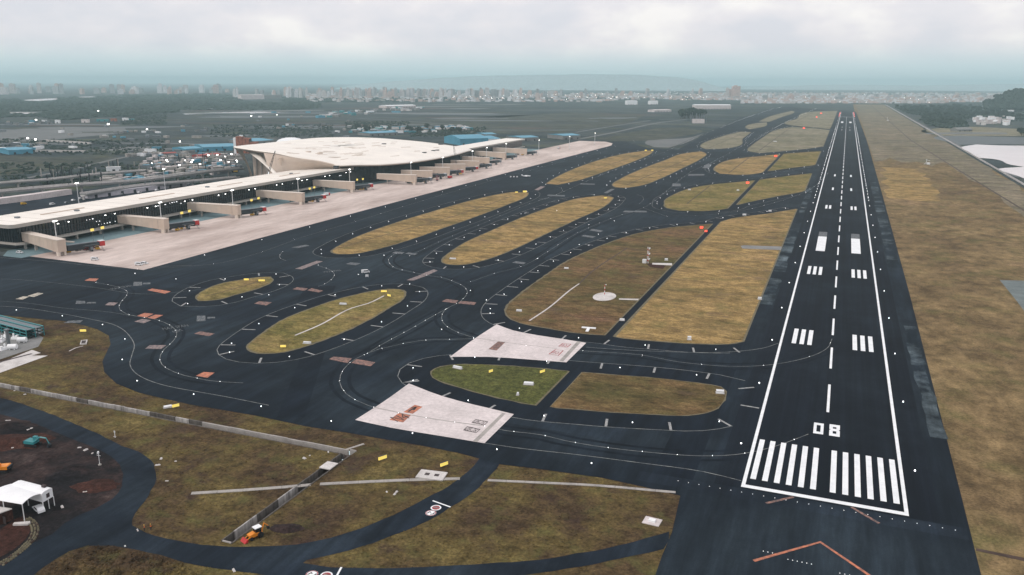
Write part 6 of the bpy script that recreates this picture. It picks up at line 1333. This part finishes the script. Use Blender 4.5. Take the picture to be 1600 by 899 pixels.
# white village in front of the wooded hill
for k in range(64):
    px, py = rnd.choice([(rnd.uniform(1514, 1600), rnd.uniform(185.5, 198)), (rnd.uniform(1522, 1560), rnd.uniform(187, 194)), (rnd.uniform(1548, 1600), rnd.uniform(170, 175))])
    q = at(px, py); block('village_house', 'small white house of the village by the wooded hill', 'house', q, rnd.uniform(0, 3), rnd.uniform(9, 20), rnd.uniform(8, 13), rnd.uniform(5, 12), M[rnd.choice(['white_sheet', 'pad', 'white_sheet', 'concrete_pale'])], None, 'white village houses')
shed('thatched_hall', 'dark broad-roofed hall at the edge of the wood', 'hall', (1496, 206), (1519, 205.5), 22, 5, 'concrete_grey', 'concrete_grey', 5)
p = at(1393, 172.5)
for px, py, lab in ((1386, 189, 'thin pale aerial on the far dry verge'), (1447, 257, 'low white frame mast lying across the dry verge')):
    p = at(px, py); t = thing('field_aerial', lab, 'aerial', (p.x, p.y, .05)); part('pole', MB().cyl(0, 0, 0, 12 if px < 1400 else 7, .3, 6), M['white_metal'], t); part('hut', MB().box(1, 5, -1.5, 1.5, 0, 2.6), M['white_metal'], t)
    if px > 1400: part('cross_arm', MB().bar((-1, 0, 6.8), (5, 3, 5), .25, 5).bar((0, 0, 3), (-3, -3, 0), .2, 5), M['white_metal'], t)

# spoil heaps in the dark yard and dark carts under the bridges
for px, py, r, h, m_ in ((108, 733, 7, 1.1, 'dirt'), (95, 742, 5, .8, 'dirt'), (25, 690, 8, 1.4, 'dirt_red'), (60, 712, 5, .8, 'dirt'), (12, 668, 7, 1.6, 'dirt'), (150, 760, 5, .5, 'dirt_red'), (448, 826, 3, .4, 'dirt')):
    q = at(px, py); mb = MB(); n = 16; mb.v = [(0, 0, h)]
    for j in range(1, 4):
        for i in range(n): a = i*2*math.pi/n; rr = r*j/3*rnd.uniform(.8, 1.15); mb.v.append((rr*math.cos(a)*1.5, rr*math.sin(a)*.9, h*(1-j/3)**1.3*rnd.uniform(.7, 1.2)-(.05 if j == 3 else 0)))
    for i in range(n): mb.f.append((0, 1+i, 1+(i+1) % n)); mb.m.append(0)
    for j in range(2):
        for i in range(n): mb.f.append((1+j*n+i, 1+(j+1)*n+i, 1+(j+1)*n+(i+1) % n, 1+j*n+(i+1) % n)); mb.m.append(0)
    o = structure('soil_mound', mb, M[m_]); o.location = (q.x, q.y, .04); o.rotation_euler = (0, 0, .4)
crt = MB().box(-1.6, 1.6, -.9, .9, .5, 1.7).bar((1.6, 0, .6), (2.6, 0, .5), .08, 4).wheel(-1, -.85, .35, .35, .2).wheel(-1, .85, .35, .35, .2).wheel(1, -.85, .35, .35, .2).wheel(1, .85, .35, .35, .2).mesh('ground_cart', M['dark_metal'])
ldr = MB().box(-2.2, 2.2, -1, 1, .5, 1.3).hull8([(-2.2, -.7, 1.3), (2.4, -.7, 2.6), (2.4, .7, 2.6), (-2.2, .7, 1.3)], [(-2.2, -.7, 1.6), (2.4, -.7, 3.0), (2.4, .7, 3.0), (-2.2, .7, 1.6)]).box(-.8, .2, -1.1, -.72, 1.3, 2.5).wheel(-1.4, -.9, .4, .4, .25).wheel(-1.4, .9, .4, .4, .25).wheel(1.4, -.9, .4, .4, .25).wheel(1.4, .9, .4, .4, .25).mesh('baggage_loader', M['yellow'])
for gi, (x0, y0, x1, y1, lab) in enumerate(GATES):
    for k in range(3 if gi < 6 else 1):
        lf = link('baggage_loader', ldr, None, (x1-rnd.uniform(-6, 14), y1+rnd.uniform(8, 26), .13), rnd.uniform(0, 3)); tag(lf, 'small orange yellow loader standing under the boarding bridges', 'loader', 'orange loaders under the boarding bridges')
    for k in range(9): tag(link('ground_cart', crt, None, (x1-rnd.uniform(2, 22), y1+rnd.uniform(6, 26), .13), rnd.uniform(0, 3)), 'dark ground cart parked under the boarding bridges', 'cart', 'dark carts under the boarding bridges')
# ================================================================== AIR
hz = MB().box(-44000, 44000, -3200, 44000, -4, 275)
m = bpy.data.materials.new('haze'); m.use_nodes = True; t_ = m.node_tree; t_.nodes.clear()
mo = t_.nodes.new('ShaderNodeOutputMaterial'); pv = t_.nodes.new('ShaderNodeVolumePrincipled'); pv.inputs['Color'].default_value = (.66, .91, .96, 1); pv.inputs['Density'].default_value = 7.8e-5; pv.inputs['Anisotropy'].default_value = .1
t_.links.new(pv.outputs[0], mo.inputs['Volume'])
structure('haze', hz, m, 'stuff')
